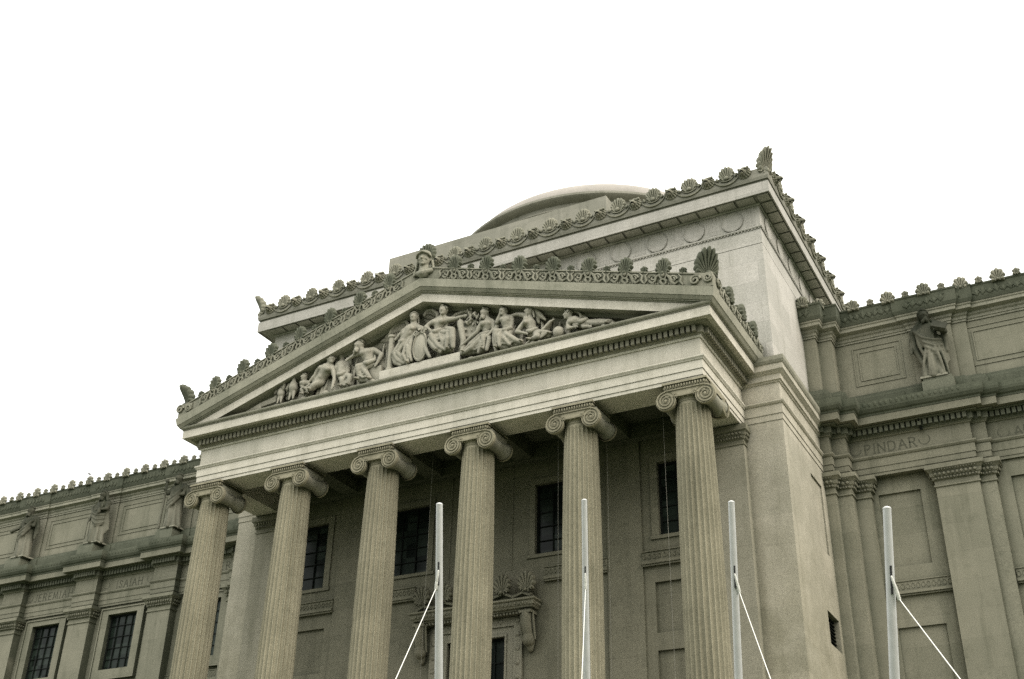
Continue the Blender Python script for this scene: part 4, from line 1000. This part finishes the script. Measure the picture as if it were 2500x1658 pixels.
HS = [([(.5, -.5, 4.95), (.45, -.62, 4.5), (.75, -.66, 4.05), (1.1, -.64, 3.75)], .13), ([(.6, -.5, 4.9), (.75, -.66, 4.4), (1.05, -.68, 4.0), (1.35, -.66, 3.8)], .12), ([(.9, -.5, 4.85), (1.1, -.66, 4.45), (1.3, -.68, 4.1)], .11),
      ([(1.3, -.5, 5.0), (1.68, -.66, 4.75), (1.72, -.68, 4.3), (1.75, -.64, 3.85)], .16), ([(1.45, -.62, 4.75), (1.5, -.72, 4.3), (1.45, -.7, 3.9)], .14), ([(1.3, -.55, 4.7), (1.28, -.7, 4.3), (1.2, -.68, 3.85)], .10), ([(.2, -.4, 5.0), (.15, -.55, 4.5), (.3, -.6, 4.0), (.5, -.6, 3.65)], .12)]
def wings_h(t, P):
    feather_wing(t, [(.55, -.1, 5.85), (.5, -.1, 6.2), (.2, -.1, 6.48), (-.1, -.1, 6.5), (-.22, -.1, 6.3)], [(.3, -.1, 5.6), (.15, -.1, 5.7), (-.02, -.1, 5.75), (-.2, -.1, 5.9), (-.3, -.1, 6.1)], 'statue', .075)
    feather_wing(t, [(1.2, -.05, 5.7), (1.5, -.05, 5.9), (2.0, -.05, 5.95), (2.4, -.05, 5.8)], [(1.4, -.05, 5.3), (1.8, -.05, 5.35), (2.3, -.05, 5.4), (2.7, -.05, 5.5)], 'statue', .07)
figure('winged stone man seated at the centre of the pediment with one arm stretched out', FIG_h, 1.05, (.1, -1), 'short', extra=wings_h, seed=6, swags=HS)
figure('bearded stone man leaning down with a long forearm, right of the leaf sheaf', FIG_k, 1.0, (-.3, -1), 'curly', True, seed=7, swags=[([(3.2, -.4, 4.3), (3.1, -.6, 3.9), (2.75, -.66, 3.55), (2.4, -.66, 3.4)], .13), ([(3.0, -.5, 4.2), (2.7, -.66, 3.75), (2.35, -.66, 3.5)], .11), ([(3.45, -.4, 4.2), (3.6, -.55, 3.8), (3.5, -.6, 3.3)], .13), ([(3.3, -.4, 4.1), (3.25, -.62, 3.7), (3.1, -.62, 3.25)], .12), ([(3.6, -.3, 4.6), (3.8, -.35, 4.1), (3.85, -.4, 3.5)], .12)])
figure('stone figure resting chin in hand with legs draped, left of the veiled woman', FIG_l, .98, (0, -1), 'short', seed=8, swags=[([(3.95, -.35, 4.7), (3.8, -.4, 4.3), (3.85, -.5, 3.7), (3.95, -.5, 3.2)], .14), ([(4.2, -.5, 4.15), (4.15, -.68, 3.8), (4.2, -.66, 3.3)], .14), ([(4.3, -.5, 4.1), (4.6, -.66, 3.75), (5.0, -.64, 3.4), (5.25, -.6, 3.25)], .13), ([(4.3, -.5, 4.0), (4.45, -.68, 3.6), (4.7, -.66, 3.25)], .12)])
def veil_m(t, P):
    mb = MB(); mb.chain([(5.45, -.4, 5.12), (5.66, -.35, 5.06), (5.85, -.3, 4.85), (6.02, -.28, 4.6), (6.3, -.3, 4.28)], [.1, .17, .17, .14, .05], 9); mb.chain([(5.6, -.3, 5.05), (5.8, -.22, 4.7), (5.9, -.2, 4.3)], [.13, .16, .1], 8)
    o = bpy.data.objects.new('veil', remeshed('veil', mb, M['statue'], .034, 1)); link(o, t, (0, 0, G))
figure('nude stone woman with a flying veil, one arm laid over her neighbour', FIG_m, .95, (-.6, -.8), 'long', female=True, legs='robe', extra=veil_m, seed=9)
def hood_o(t, P):
    mb = MB()
    for r, y in ((.40, -.2), (.31, -.34)): mb.chain([(7.66 + r * math.cos(a) * 1.25, y, 3.98 + r * math.sin(a) * 1.1) for a in [PI * .85 - i * PI * 1.15 / 9 for i in range(10)]], [.075] * 10, 8)
    mb.chain([(7.62, -.5, 3.75), (7.8, -.5, 3.5), (8.1, -.45, 3.55), (8.25, -.35, 3.8)], [.08, .1, .1, .1], 8); mb.chain([(7.7, -.2, 3.7), (8.1, -.15, 3.95), (8.4, -.2, 3.6)], [.2, .18, .12], 9)
    o = bpy.data.objects.new('hood', remeshed('hood', mb, M['statue'], .034, 1)); link(o, t, (0, 0, G))
figure('hooded stone figure reclining, the last figure toward the narrow end beside the sphere', FIG_o, .92, (-.8, -.6), 'short', extra=hood_o, seed=10)
figure('small stone child crouching between the eagle and the reclining youth', FIG_child, .74, (-.4, -.9), 'curly', legs='none', seed=11)

# animals and attributes standing in the pediment
def eagle(label, J, k, wing=None):
    t = thing('bird_statue', label, 'statue', (J['body'][0], -.4, 2.98), 'carved birds in the pediment'); mb = MB()
    b, h = J['body'], J['head']
    mb.chain([V3(b, -.02, .02, -.32 * k), b, V3(b, -.02, 0, .22 * k), lerp(b, h, .7), h], [.13 * k, .24 * k, .2 * k, .11 * k, .10 * k], 10)
    mb.cap(h, V3(h, -.17 * k, -.04, -.05 * k), .06 * k, .02 * k, 7)
    for s in (-1, 1): mb.cap(V3(b, s * .1 * k, -.05, -.25 * k), V3(b, s * .12 * k, -.1, -.62 * k), .09 * k, .05 * k, 7)
    o = bpy.data.objects.new('body', remeshed('body', mb, M['statue'], .03, 1)); link(o, t, (0, 0, G))
    feather_wing(t, J['arc'], J['tips'], 'statue', .06)
    if 'tail' in J:
        m2 = MB()
        for i in range(7): m2.chain([V3(J['tail'][0], 0, 0, -.04 * i), V3(lerp(J['tail'][0], J['tail'][1], .5), 0, 0, .06 - .03 * i), V3(J['tail'][1], .14 * i, 0, -.03 * i)], [.05, .05, .03], 6)
        build('tail', m2, M['statue'], t, smooth=0.9)
eagle('small stone eagle perched upright with its head turned left', dict(body=(-7.46, -.42, 3.88), head=(-7.44, -.5, 4.38), arc=[(-7.6, -.35, 4.1), (-7.75, -.35, 4.15), (-7.85, -.35, 3.95)], tips=[(-7.6, -.35, 3.45), (-7.75, -.35, 3.35), (-7.95, -.35, 3.4)]), 1.0)
eagle('stone peacock with long trailing tail in the far narrow corner of the pediment', dict(body=(-8.2, -.4, 3.75), head=(-8.0, -.5, 4.1), arc=[(-8.0, -.45, 4.2), (-8.25, -.45, 4.42), (-8.5, -.45, 4.25)], tips=[(-8.15, -.45, 3.5), (-8.4, -.45, 3.4), (-8.7, -.45, 3.5)], tail=((-8.5, -.4, 3.66), (-10.3, -.4, 3.22))), .85)
mb = MB(); vs = []; k = 36
for i in range(k):
    a = 2 * PI * i / k
    for rr, y in ((1.0, -.54), (1.0, -.66), (.9, -.69), (.82, -.64), (.45, -.70), (0, -.72)): vs.append((-.06 + .40 * rr * math.cos(a), y, 4.34 + .80 * rr * math.sin(a)))
mb.add(vs, [(i * 6 + j, ((i + 1) % k) * 6 + j, ((i + 1) % k) * 6 + j + 1, i * 6 + j + 1) for i in range(k) for j in range(5)])
mb.tube([p for p in spiral(.1, 5.1, .15, -.66, 1.4)], .05, 6); mb.tube([p for p in spiral(-.3, 5.08, .15, -.66, 1.4, PI, -1)], .05, 6)
tag(build('shield', mb, M['statue'], smooth=0.8), 'plain oval stone shield with scrolled top standing at the middle of the pediment', 'shield')
mb = MB(); mb.lathe([(.2, 3.55), (.2, 3.66), (.155, 3.72), (.145, 5.3), (.2, 5.36), (.2, 5.46), (.0, 5.47)], -1.86, -.36, 18)
tag(build('pillar', mb, M['statue'], smooth=0.6), 'short round stone pillar under the feathered wing of the kneeling woman', 'pillar')
mb = MB(); mb.box(-2.26, 2.12, -.60, .12, 2.97, 3.54)
tag(build('pedestal', mb, M['light']), 'long low stone pedestal under the three central figures and shield', 'pedestal')
mb = MB(); rnd = random.Random(3)
for i in range(75):
    x, z = rnd.gauss(2.42, .26), rnd.gauss(5.2, .34); mb.ell((x, rnd.uniform(-.5, -.1), z), (.055, .05, .13), (rnd.uniform(-.5, .5), rnd.uniform(-1.1, 1.1), 0), 6, 5)
for i in range(8): mb.chain([(2.3 + .03 * i, -.2, 3.1), (2.3 + .04 * i, -.25, 4.2), (2.1 + .09 * i, -.3, 5.2)], [.07, .05, .04], 6)
mb.chain([(1.95, -.4, 5.2), (2.05, -.45, 4.7), (2.2, -.5, 4.15), (2.2, -.5, 3.5)], [.17, .16, .14, .15], 9)
tag(link(bpy.data.objects.new('leaf_sheaf', remeshed('leaf_sheaf', mb, M['statue'], .03, 0)), None, (0, 0, G)), 'carved stone sheaf of curling leaves right of the central winged man', 'sheaf')
mb = MB(); mb.ell((7.02, -.45, 3.38), (.26, .26, .28), nu=18, nv=12)
tag(build('stone_globe', mb, M['statue'], smooth=3), 'stone globe lying before the hooded reclining figure', 'globe')
mb = MB()
for i in range(7): mb.chain([(6.62 + .03 * i, -.15 - .05 * i, 4.4 - .05 * i), (6.5 + .02 * i, -.2 - .05 * i, 4.0), (6.3 - .02 * i, -.25 - .05 * i, 3.55), (5.9 - .08 * i, -.3 - .04 * i, 3.12)], [.03, .07, .08, .05], 7)
mb.chain([(6.6, -.3, 3.5), (6.75, -.35, 3.2), (7.1, -.4, 3.06)], [.09, .08, .05], 7)
tag(link(bpy.data.objects.new('drapery', remeshed('drapery', mb, M['statue'], .034, 1)), None, (0, 0, G)), 'fluttering stone drapery between the veiled woman and the globe', 'drapery')
mb = MB(); rnd = random.Random(9)
for i in range(60):
    x = rnd.uniform(-8.8, -2.4); mb.ell((x, rnd.uniform(-.5, 0), 3.0 + rnd.uniform(0, .16)), (rnd.uniform(.12, .3), .16, rnd.uniform(.08, .2)), nu=7, nv=5)
for i in range(50):
    x = rnd.uniform(2.3, 10.0); mb.ell((x, rnd.uniform(-.5, 0), 3.0 + rnd.uniform(0, .1)), (rnd.uniform(.12, .3), .16, rnd.uniform(.06, .16)), nu=7, nv=5)
o = bpy.data.objects.new('rocky_base', remeshed('rocky_base', mb, M['statue'], .04, 1)); link(o, ped, (0, 0, G))
# cloth and foliage carved in low relief behind the figures
mb = MB(); rnd = random.Random(21)
for i in range(150):
    x = rnd.choice((rnd.uniform(-8.3, -2.3), rnd.uniform(-8.3, 8.3), rnd.uniform(2.2, 8.4)))
    top = min(3.0 + (6.55 - .315 * abs(x) - 3.0) * rnd.uniform(.45, .85), 6.0); z = 3.0 if abs(x) > 2.2 else 3.55
    if top - z < .25: continue
    dx = rnd.uniform(-.35, .35); y = rnd.uniform(-.12, .06)
    mb.chain([(x, y, top), (x + dx * .3 + rnd.uniform(-.06, .06), y - .06, z + (top - z) * .6), (x + dx + rnd.uniform(-.08, .08), y - .1, z + .05)], [.05, rnd.uniform(.06, .10), rnd.uniform(.06, .12)], 7)
o = bpy.data.objects.new('relief_drapery', remeshed('relief_drapery', mb, M['statue'], .034, 0)); link(o, ped, (0, 0, G))

# helmeted head at the top of the pediment
t = thing('bust', 'helmeted stone head with scalloped crest on the apex of the pediment', 'statue', (0.1, -1.0, 7.95))
mb = MB(); P = head_prims(mb, (.16, -1.08, 8.78), (.16, -1.0, 8.3), 1.78, (.22, -1))
mb.cap((.16, -1.0, 8.5), (.14, -1.0, 8.05), .22, .30, 12); mb.chain([(-.22, -1.0, 8.12), (.14, -1.16, 8.02), (.5, -1.0, 8.12)], [.16, .18, .16], 9)
link(bpy.data.objects.new('head', remeshed('head', mb, M['dirty'], .026, 1)), t, (0, 0, G))
mb = MB()
for s in (-1, 1):
    for j in range(8): mb.ell(P(-.06, s * (.20 + .012 * j), -.02 - .058 * j), (.085, .10, .085), nu=7, nv=5)
link(bpy.data.objects.new('hair', remeshed('hair', mb, M['dirty'], .026, 0)), t, (0, 0, G))
mb = MB(); mb.ell(P(-.03, 0, .13), (.36, .39, .32), nu=18, nv=12); mb.chain([P(.05, -.21, .06), P(.17, -.15, .10), P(.225, 0, .15), P(.17, .15, .10), P(.05, .21, .06)], [.05, .055, .06, .055, .05], 8)
link(bpy.data.objects.new('helmet', remeshed('helmet', mb, M['dirty'], .026, 1)), t, (0, 0, G))
q = palmette(1.0, 1.35, 13, .14, 2.3, stem=False, c=.60); q2 = MB()
q2.add([(x + .12, y - .86, z + 8.50) for x, y, z in q.v], q.f); q2.ell((.12, -.80, 9.2), (.36, .10, .44), nu=16, nv=10)
build('crest', q2, M['dark'], t, smooth=0.8)

# ================================================================== STATUES ON THE WING CORNICES
def robed(x, label, seed, lean, armR, armL, prop=None, hood=False, H=3.85, mat='darkstatue', fx=0.0, sweeps=()):
    y0 = 12.80; z0 = 4.15; rnd = random.Random(seed); k = 1.3
    t = thing('statue', label, 'statue', (x, y0, z0), 'robed statues along the wing cornices')
    def W(a, b, c): return (x + a, y0 + b, z0 + c)
    mb = MB(); P = head_prims(mb, W(lean * .9, -.18, 3.52), W(lean * .8, -.06, 3.14), k * 1.05, (fx, -1))
    mb.cap(W(lean * .5, 0, 2.75), W(0, 0, 2.0), .44, .42, 12)
    for s, arm in ((-1, armR), (1, armL)):
        S = W(lean * .6 + s * .47, -.02, 2.92); E_ = W(*arm[0]); Hh = W(*arm[1])
        mb.cap(W(lean * .7, 0, 3.0), S, .17, .19); mb.cap(S, E_, .19, .14); mb.cap(E_, Hh, .13, .085); hand_prims(mb, E_, Hh, 1.25)
    for s in (-1, 1): mb.cap(W(s * .15, 0, 1.95), W(s * .2, -.12, .14), .2, .11, 8); mb.cap(W(s * .2, -.12, .14), W(s * .24, -.42, .08), .11, .09, 8)
    link(bpy.data.objects.new('body', remeshed('body', mb, M[mat], .045, 1)), t, (0, 0, G))
    hb = MB(); hair_prims(hb, P, k * 1.05, 'long' if seed % 2 else 'curly'); beard_prims(hb, P, k * 1.05)
    if hood: hb.chain([W(lean - .32, -.1, 3.1), W(lean - .28, -.12, 3.5), W(lean - .05, -.16, 3.82), W(lean + .2, -.12, 3.6), W(lean + .3, -.08, 3.1)], [.13, .13, .14, .13, .13], 8)
    link(bpy.data.objects.new('hair', remeshed('hair', hb, M[mat], .04, 1)), t, (0, 0, G))
    rb = MB(); rb.cap(W(0, .05, 1.9), W(.03, .02, .3), .39, .44, 12); rb.cap(W(lean * .5, .02, 2.7), W(0, .02, 1.9), .45, .43, 12)
    kx = .16 * (1 if seed % 2 else -1)
    rb.cap(W(kx, -.12, 1.75), W(kx * 1.1, -.32, 1.15), .24, .2, 10); rb.cap(W(kx * 1.1, -.32, 1.15), W(kx * 1.3, -.2, .3), .2, .16, 10)
    for i in range(11):
        a = -1.75 + 3.5 * i / 10 + rnd.uniform(-.05, .05); ra, rb_ = .40, .52 + rnd.uniform(-.03, .05)
        top_ = W(.36 * math.sin(a) * .9 + kx * .4, -.36 * math.cos(a), 2.0 + rnd.uniform(-.15, .2)); m_ = W(ra * math.sin(a) + kx * .25, -ra * math.cos(a) * .95 - (.1 if abs(a) < .5 else 0), 1.1); bt = W(rb_ * math.sin(a), -rb_ * math.cos(a) * .85, .1)
        r = .125 if i % 2 else .05; rb.chain([top_, m_, bt], [r * .6, r, r * 1.3], 7)
    # mantle: rolls sweeping from one shoulder across to the other hip, and a fall behind the arm
    sd = 1 if seed % 2 else -1
    for j in range(6):
        r = .10 if j % 2 == 0 else .045; q = .14 * j
        rb.chain([W(lean * .6 - sd * .46, -.02, 3.05 - .06 * j), W(-sd * (.56 - .05 * j), -.34, 2.62 - q), W(-sd * (.2 - .03 * j), -.54, 2.12 - q), W(sd * .24, -.52, 1.92 - q * 1.1), W(sd * .52, -.2, 2.02 - q)], [r, r * 1.15, r * 1.1, r, r], 8)
    for j in range(7):      # gathered cloth over the chest
        u = -.36 + .12 * j; r = .06 if j % 2 else .035
        rb.chain([W(lean * .7 + u * .7, -.22, 3.08), W(lean * .5 + u, -.42 + .3 * u * u, 2.62), W(u * .8, -.42, 2.1)], [r * .7, r, r * .8], 6)
    for a, b, c, d, r in sweeps: rb.chain([W(*V3(q_, 0, .10)) for q_ in (a, b, c, d)], [r * .8, r * 1.1, r, r * .7], 8)
    for j in range(4): rb.chain([W(sd * (.42 + .03 * j), -.1 + .05 * j, 2.3), W(sd * (.52 + .05 * j), -.05 + .06 * j, 1.5), W(sd * (.55 + .06 * j), .0 + .06 * j, .65 + .12 * j)], [.10, .10, .06], 8)
    for j in range(3): rb.chain([W(-sd * (.5 + .06 * j), .05, 2.9), W(-sd * (.66 + .08 * j), .08, 2.2), W(-sd * (.62 + .08 * j), .1, 1.45 + .15 * j)], [.13, .14, .08], 8)
    link(bpy.data.objects.new('robe', remeshed('robe', rb, M[mat], .036, 0)), t, (0, 0, G))
    bs = MB(); bs.box(x - .62, x + .62, y0 - .5, y0 + .45, z0 - .004, z0 + .1); build('base', bs, M['dirty'], t)
    if prop: prop(t, W)
def tablet(t, W):
    mb = MB(); mb.box(-.34, .34, -.09, .09, -.27, .27); q = Euler((-.5, .35, .2)).to_matrix(); mb.v = [tuple(Vector(W(.62, -.52, 2.62)) + q @ Vector(v)) for v in mb.v]; build('tablet', mb, M['darkstatue'], t)
def staff(t, W):
    mb = MB(); mb.tube([W(-.82, -.35, 3.35), W(-.80, -.38, 2.2), W(-.92, -.35, .1)], [.09, .075, .075], 8); mb.ell(W(-.82, -.35, 3.4), (.14, .12, .16), nu=8, nv=6); build('staff', mb, M['darkstatue'], t, smooth=0.9)
def scroll(t, W):
    mb = MB(); mb.tube([W(-.35, -.5, 2.2), W(-1.05, -.62, 1.95)], .13, 10); build('scroll', mb, M['darkstatue'], t, smooth=0.8)
def cloth(t, W):
    mb = MB()
    for j in range(4): mb.chain([W(.1 + .05 * j, -.4, 2.75 - .05 * j), W(.36, -.55, 2.35 - .08 * j), W(.1, -.52, 2.0 - .06 * j), W(-.18, -.42, 2.3)], [.10, .10, .09, .08], 8)
    link(bpy.data.objects.new('bundle', remeshed('bundle', mb, M['darkstatue'], .045, 1)), t, (0, 0, G))
robed(20.55, 'robed stone statue holding a tablet above the carved name PINDAR', 1, -.06, ((-.80, .0, 2.35), (-.86, -.12, 1.72)), ((.82, -.22, 2.42), (.50, -.55, 2.42)), tablet, fx=.3, sweeps=(
    ((-.30, -.1, 3.25), (-.68, -.12, 2.75), (-.70, -.15, 1.9), (-.42, -.2, .9), .17), ((-.2, -.3, 3.0), (-.46, -.48, 2.5), (-.44, -.5, 1.85), (-.26, -.5, 1.15), .10),
    ((.30, -.1, 3.2), (.62, -.1, 2.85), (.76, -.1, 2.3), (.72, -.05, 1.5), .14), ((.02, -.55, 2.0), (-.16, -.6, 1.4), (-.34, -.56, .8), (-.46, -.5, .12), .085), ((.06, -.55, 2.0), (-.02, -.66, 1.3), (-.1, -.62, .7), (-.16, -.58, .1), .07),
    ((.1, -.55, 2.0), (.3, -.62, 1.4), (.42, -.58, .8), (.5, -.5, .12), .085), ((.3, -.45, 1.9), (.52, -.42, 1.3), (.62, -.38, .7), (.66, -.3, .15), .08)))
robed(-27.4, 'robed stone statue with a tall staff, closest to the outermost portico column', 4, .05, ((-.72, -.2, 2.55), (-.80, -.36, 2.7)), ((.6, -.2, 2.3), (.25, -.5, 2.2)), staff)
robed(-34.25, 'hooded robed stone statue clutching a bundle, between the names ISAIAH and JEREMIAH', 3, .12, ((-.6, -.15, 2.3), (-.72, -.3, 1.75)), ((.66, -.25, 2.4), (.25, -.55, 2.3)), cloth, True)
robed(-41.2, 'robed stone statue pointing a scroll sideways, on the wing farthest from the portico', 6, .02, ((-.62, -.25, 2.3), (-.45, -.5, 2.15)), ((.6, -.2, 2.3), (.2, -.5, 2.45)), scroll)

# ================================================================== FLAGPOLES, BIRD, GROUND, LIGHT, CAMERA
def flagpole(label, top, base, rope, end, rlab):
    T, B = Vector(top), Vector(base); d = (T - B).normalized()
    t = thing('flagpole', label, 'flagpole', tuple(B), 'leaning flagpoles in front of the museum')
    mb = MB(); n = 14; pts = [B + (T - B) * (i / n) for i in range(n + 1)]
    mb.tube([tuple(p) for p in pts], [.108 - .048 * (i / n) for i in range(n + 1)], 20); mb.ell(tuple(T), (.065, .065, .04), nu=14, nv=6)
    build('pole', mb, M['pole'], t, smooth=0.9)
    R = Vector(rope); side = (Vector(end) - R).normalized()
    cen = B + d * ((R - B).dot(d)); out = (side - d * side.dot(d)).normalized()
    mb = MB(); a = cen + out * .078; mb.tube([tuple(a + d * .46), tuple(a + d * .05)], .016, 6); build('slot', mb, M['slot'], t)
    mb = MB(); p0 = cen + out * .10 + d * .30; p1 = R + out * .06 - d * .02
    mb.chain([tuple(p0), tuple(lerp(p0, p1, .6)), tuple(p1)], [.016, .03, .028], 7); build('snap_hook', mb, M['rope'], t, smooth=0.9)
    mb = MB(); n = 24; e = Vector(end); pp = [p1.lerp(e, i / n) - Vector((0, 0, .05 * math.sin(PI * i / n))) for i in range(n + 1)]
    mb.tube([tuple(p) for p in pp], .007, 6); build('halyard', mb, M['rope'], t, smooth=0.9)
    mb = MB(); mb.lathe([(.2, -.02), (.2, .08), (.14, .12), (.13, .3)], 0, 0, 18); mb.v = [tuple(Vector(v) + B) for v in mb.v]; build('foot', mb, M['pole'], t, smooth=0.6)
flagpole('white metal flagpole with its rope slanting left, between the third and fourth columns', (15.69, -23.05, -14.13), (14.13, -19.62, -23.6), (15.42, -22.58, -15.51), (19.91, -32.97, -23.6), '')
flagpole('white metal flagpole in front of the fifth column, rope hanging almost straight down it', (16.57, -18.64, -12.61), (14.77, -14.65, -23.6), (16.29, -18.02, -14.32), (21.46, -29.85, -23.6), '')
flagpole('white metal flagpole just right of the last column, rope slanting right', (20.28, -20.12, -13.81), (18.78, -16.53, -23.6), (20.12, -19.55, -15.31), (24.75, -30.11, -23.6), '')
flagpole('thickest white metal flagpole, standing before the wing wall below the name PINDAR', (23.58, -23.12, -15.54), (22.23, -20.2, -23.6), (23.48, -22.67, -16.74), (27.34, -31.42, -23.6), '')
t = thing('bird', 'small grey bird flying in the white sky just above the lower wing roof', 'bird', (-21.1, 0, 1.92))
mb = MB(); bx, by, bz = -21.1, 0.0, 2.02
mb.chain([(bx + .07, by, bz - .12), (bx + .03, by, bz - .05), (bx - .02, by, bz + .05), (bx - .05, by, bz + .09)], [.01, .03, .036, .022], 8); mb.cap((bx - .05, by, bz + .09), (bx - .085, by - .02, bz + .10), .016, .005, 6)
link(bpy.data.objects.new('body', remeshed('body', mb, M['bird'], .012, 1)), t, (0, 0, G))
for s in (-1, 1):
    mb = MB(); mb.add([(bx - .02, by + s * .02, bz + .05), (bx + s * .03, by + s * .05, bz + .05), (bx + s * .05 + .03, by + s * .09, bz - .05), (bx + s * .02 + .03, by + s * .05, bz - .08), (bx + .02, by + s * .02, bz - .04)], [(0, 1, 2, 3, 4)]); build('wing', mb, M['bird'], t)

mb = MB(); mb.add([(-3000, -3000, -G), (3000, -3000, -G), (3000, 3000, -G), (-3000, 3000, -G)], [(0, 1, 2, 3)])
g = build('ground', mb, M['ground']); g['kind'] = 'structure'

w = bpy.data.worlds.new('World'); bpy.context.scene.world = w; w.use_nodes = True
nt = w.node_tree; N, L = nt.nodes, nt.links; N.clear()
out = N.new('ShaderNodeOutputWorld'); add = N.new('ShaderNodeAddShader')
SUN = Vector((0.90, -0.28, 0.72)).normalized()
sky = N.new('ShaderNodeTexSky'); sky.sky_type = 'NISHITA'; sky.sun_disc = False
sky.sun_elevation = math.asin(SUN.z); sky.sun_rotation = math.atan2(SUN.x, SUN.y); sky.air_density = 1.0; sky.dust_density = 4.0
b1 = N.new('ShaderNodeBackground'); b1.inputs[1].default_value = 0.05; L.new(sky.outputs[0], b1.inputs[0])
tc = N.new('ShaderNodeTexCoord'); sp = N.new('ShaderNodeSeparateXYZ'); L.new(tc.outputs['Generated'], sp.inputs[0])
pw = N.new('ShaderNodeMath'); pw.operation = 'POWER'; pw.inputs[1].default_value = 1.6; L.new(sp.outputs[2], pw.inputs[0])
mr = N.new('ShaderNodeMapRange'); L.new(pw.outputs[0], mr.inputs[0])
for i, v in zip(range(1, 5), (0.0, 1.0, 1.1, 3.9)): mr.inputs[i].default_value = v
b2 = N.new('ShaderNodeBackground'); b2.inputs[0].default_value = (1.0, 0.995, 0.935, 1); L.new(mr.outputs[0], b2.inputs[1])
L.new(b1.outputs[0], add.inputs[0]); L.new(b2.outputs[0], add.inputs[1]); L.new(add.outputs[0], out.inputs[0])

sl = bpy.data.lights.new('sun', 'SUN'); sl.energy = 1.3; sl.angle = math.radians(35); sl.color = (1.0, 0.935, 0.85)
so = bpy.data.objects.new('sun', sl); C.objects.link(so); so.rotation_euler = (-SUN).to_track_quat('-Z', 'Y').to_euler(); so.location = SUN * 80

cd = bpy.data.cameras.new('camera'); co = bpy.data.objects.new('camera', cd); C.objects.link(co)
yaw, pit, rol = 0.502508, 0.515342, 0.023610
cy, sy, cp, sp_ = math.cos(yaw), math.sin(yaw), math.cos(pit), math.sin(pit)
f = Vector((-sy * cp, cy * cp, sp_)); r = Vector((cy, sy, 0)); u = r.cross(f)
r2 = r * math.cos(rol) + u * math.sin(rol); u2 = -r * math.sin(rol) + u * math.cos(rol)
mtx = Matrix((r2, u2, -f)).transposed().to_4x4(); mtx.translation = Vector((26.4818, -40.0771, -22.0087 + G)); co.matrix_world = mtx
cd.sensor_fit = 'HORIZONTAL'; cd.sensor_width = 36; cd.lens = 2850.8131 / 2500 * 36; cd.clip_start = 0.1; cd.clip_end = 8000
sc = bpy.context.scene; sc.camera = co
sc.view_settings.view_transform = 'Standard'; sc.view_settings.look = 'None'; sc.view_settings.exposure = 0; sc.view_settings.gamma = 1
sc.cycles.use_denoising = False; sc.cycles.max_bounces = 6; sc.cycles.diffuse_bounces = 4
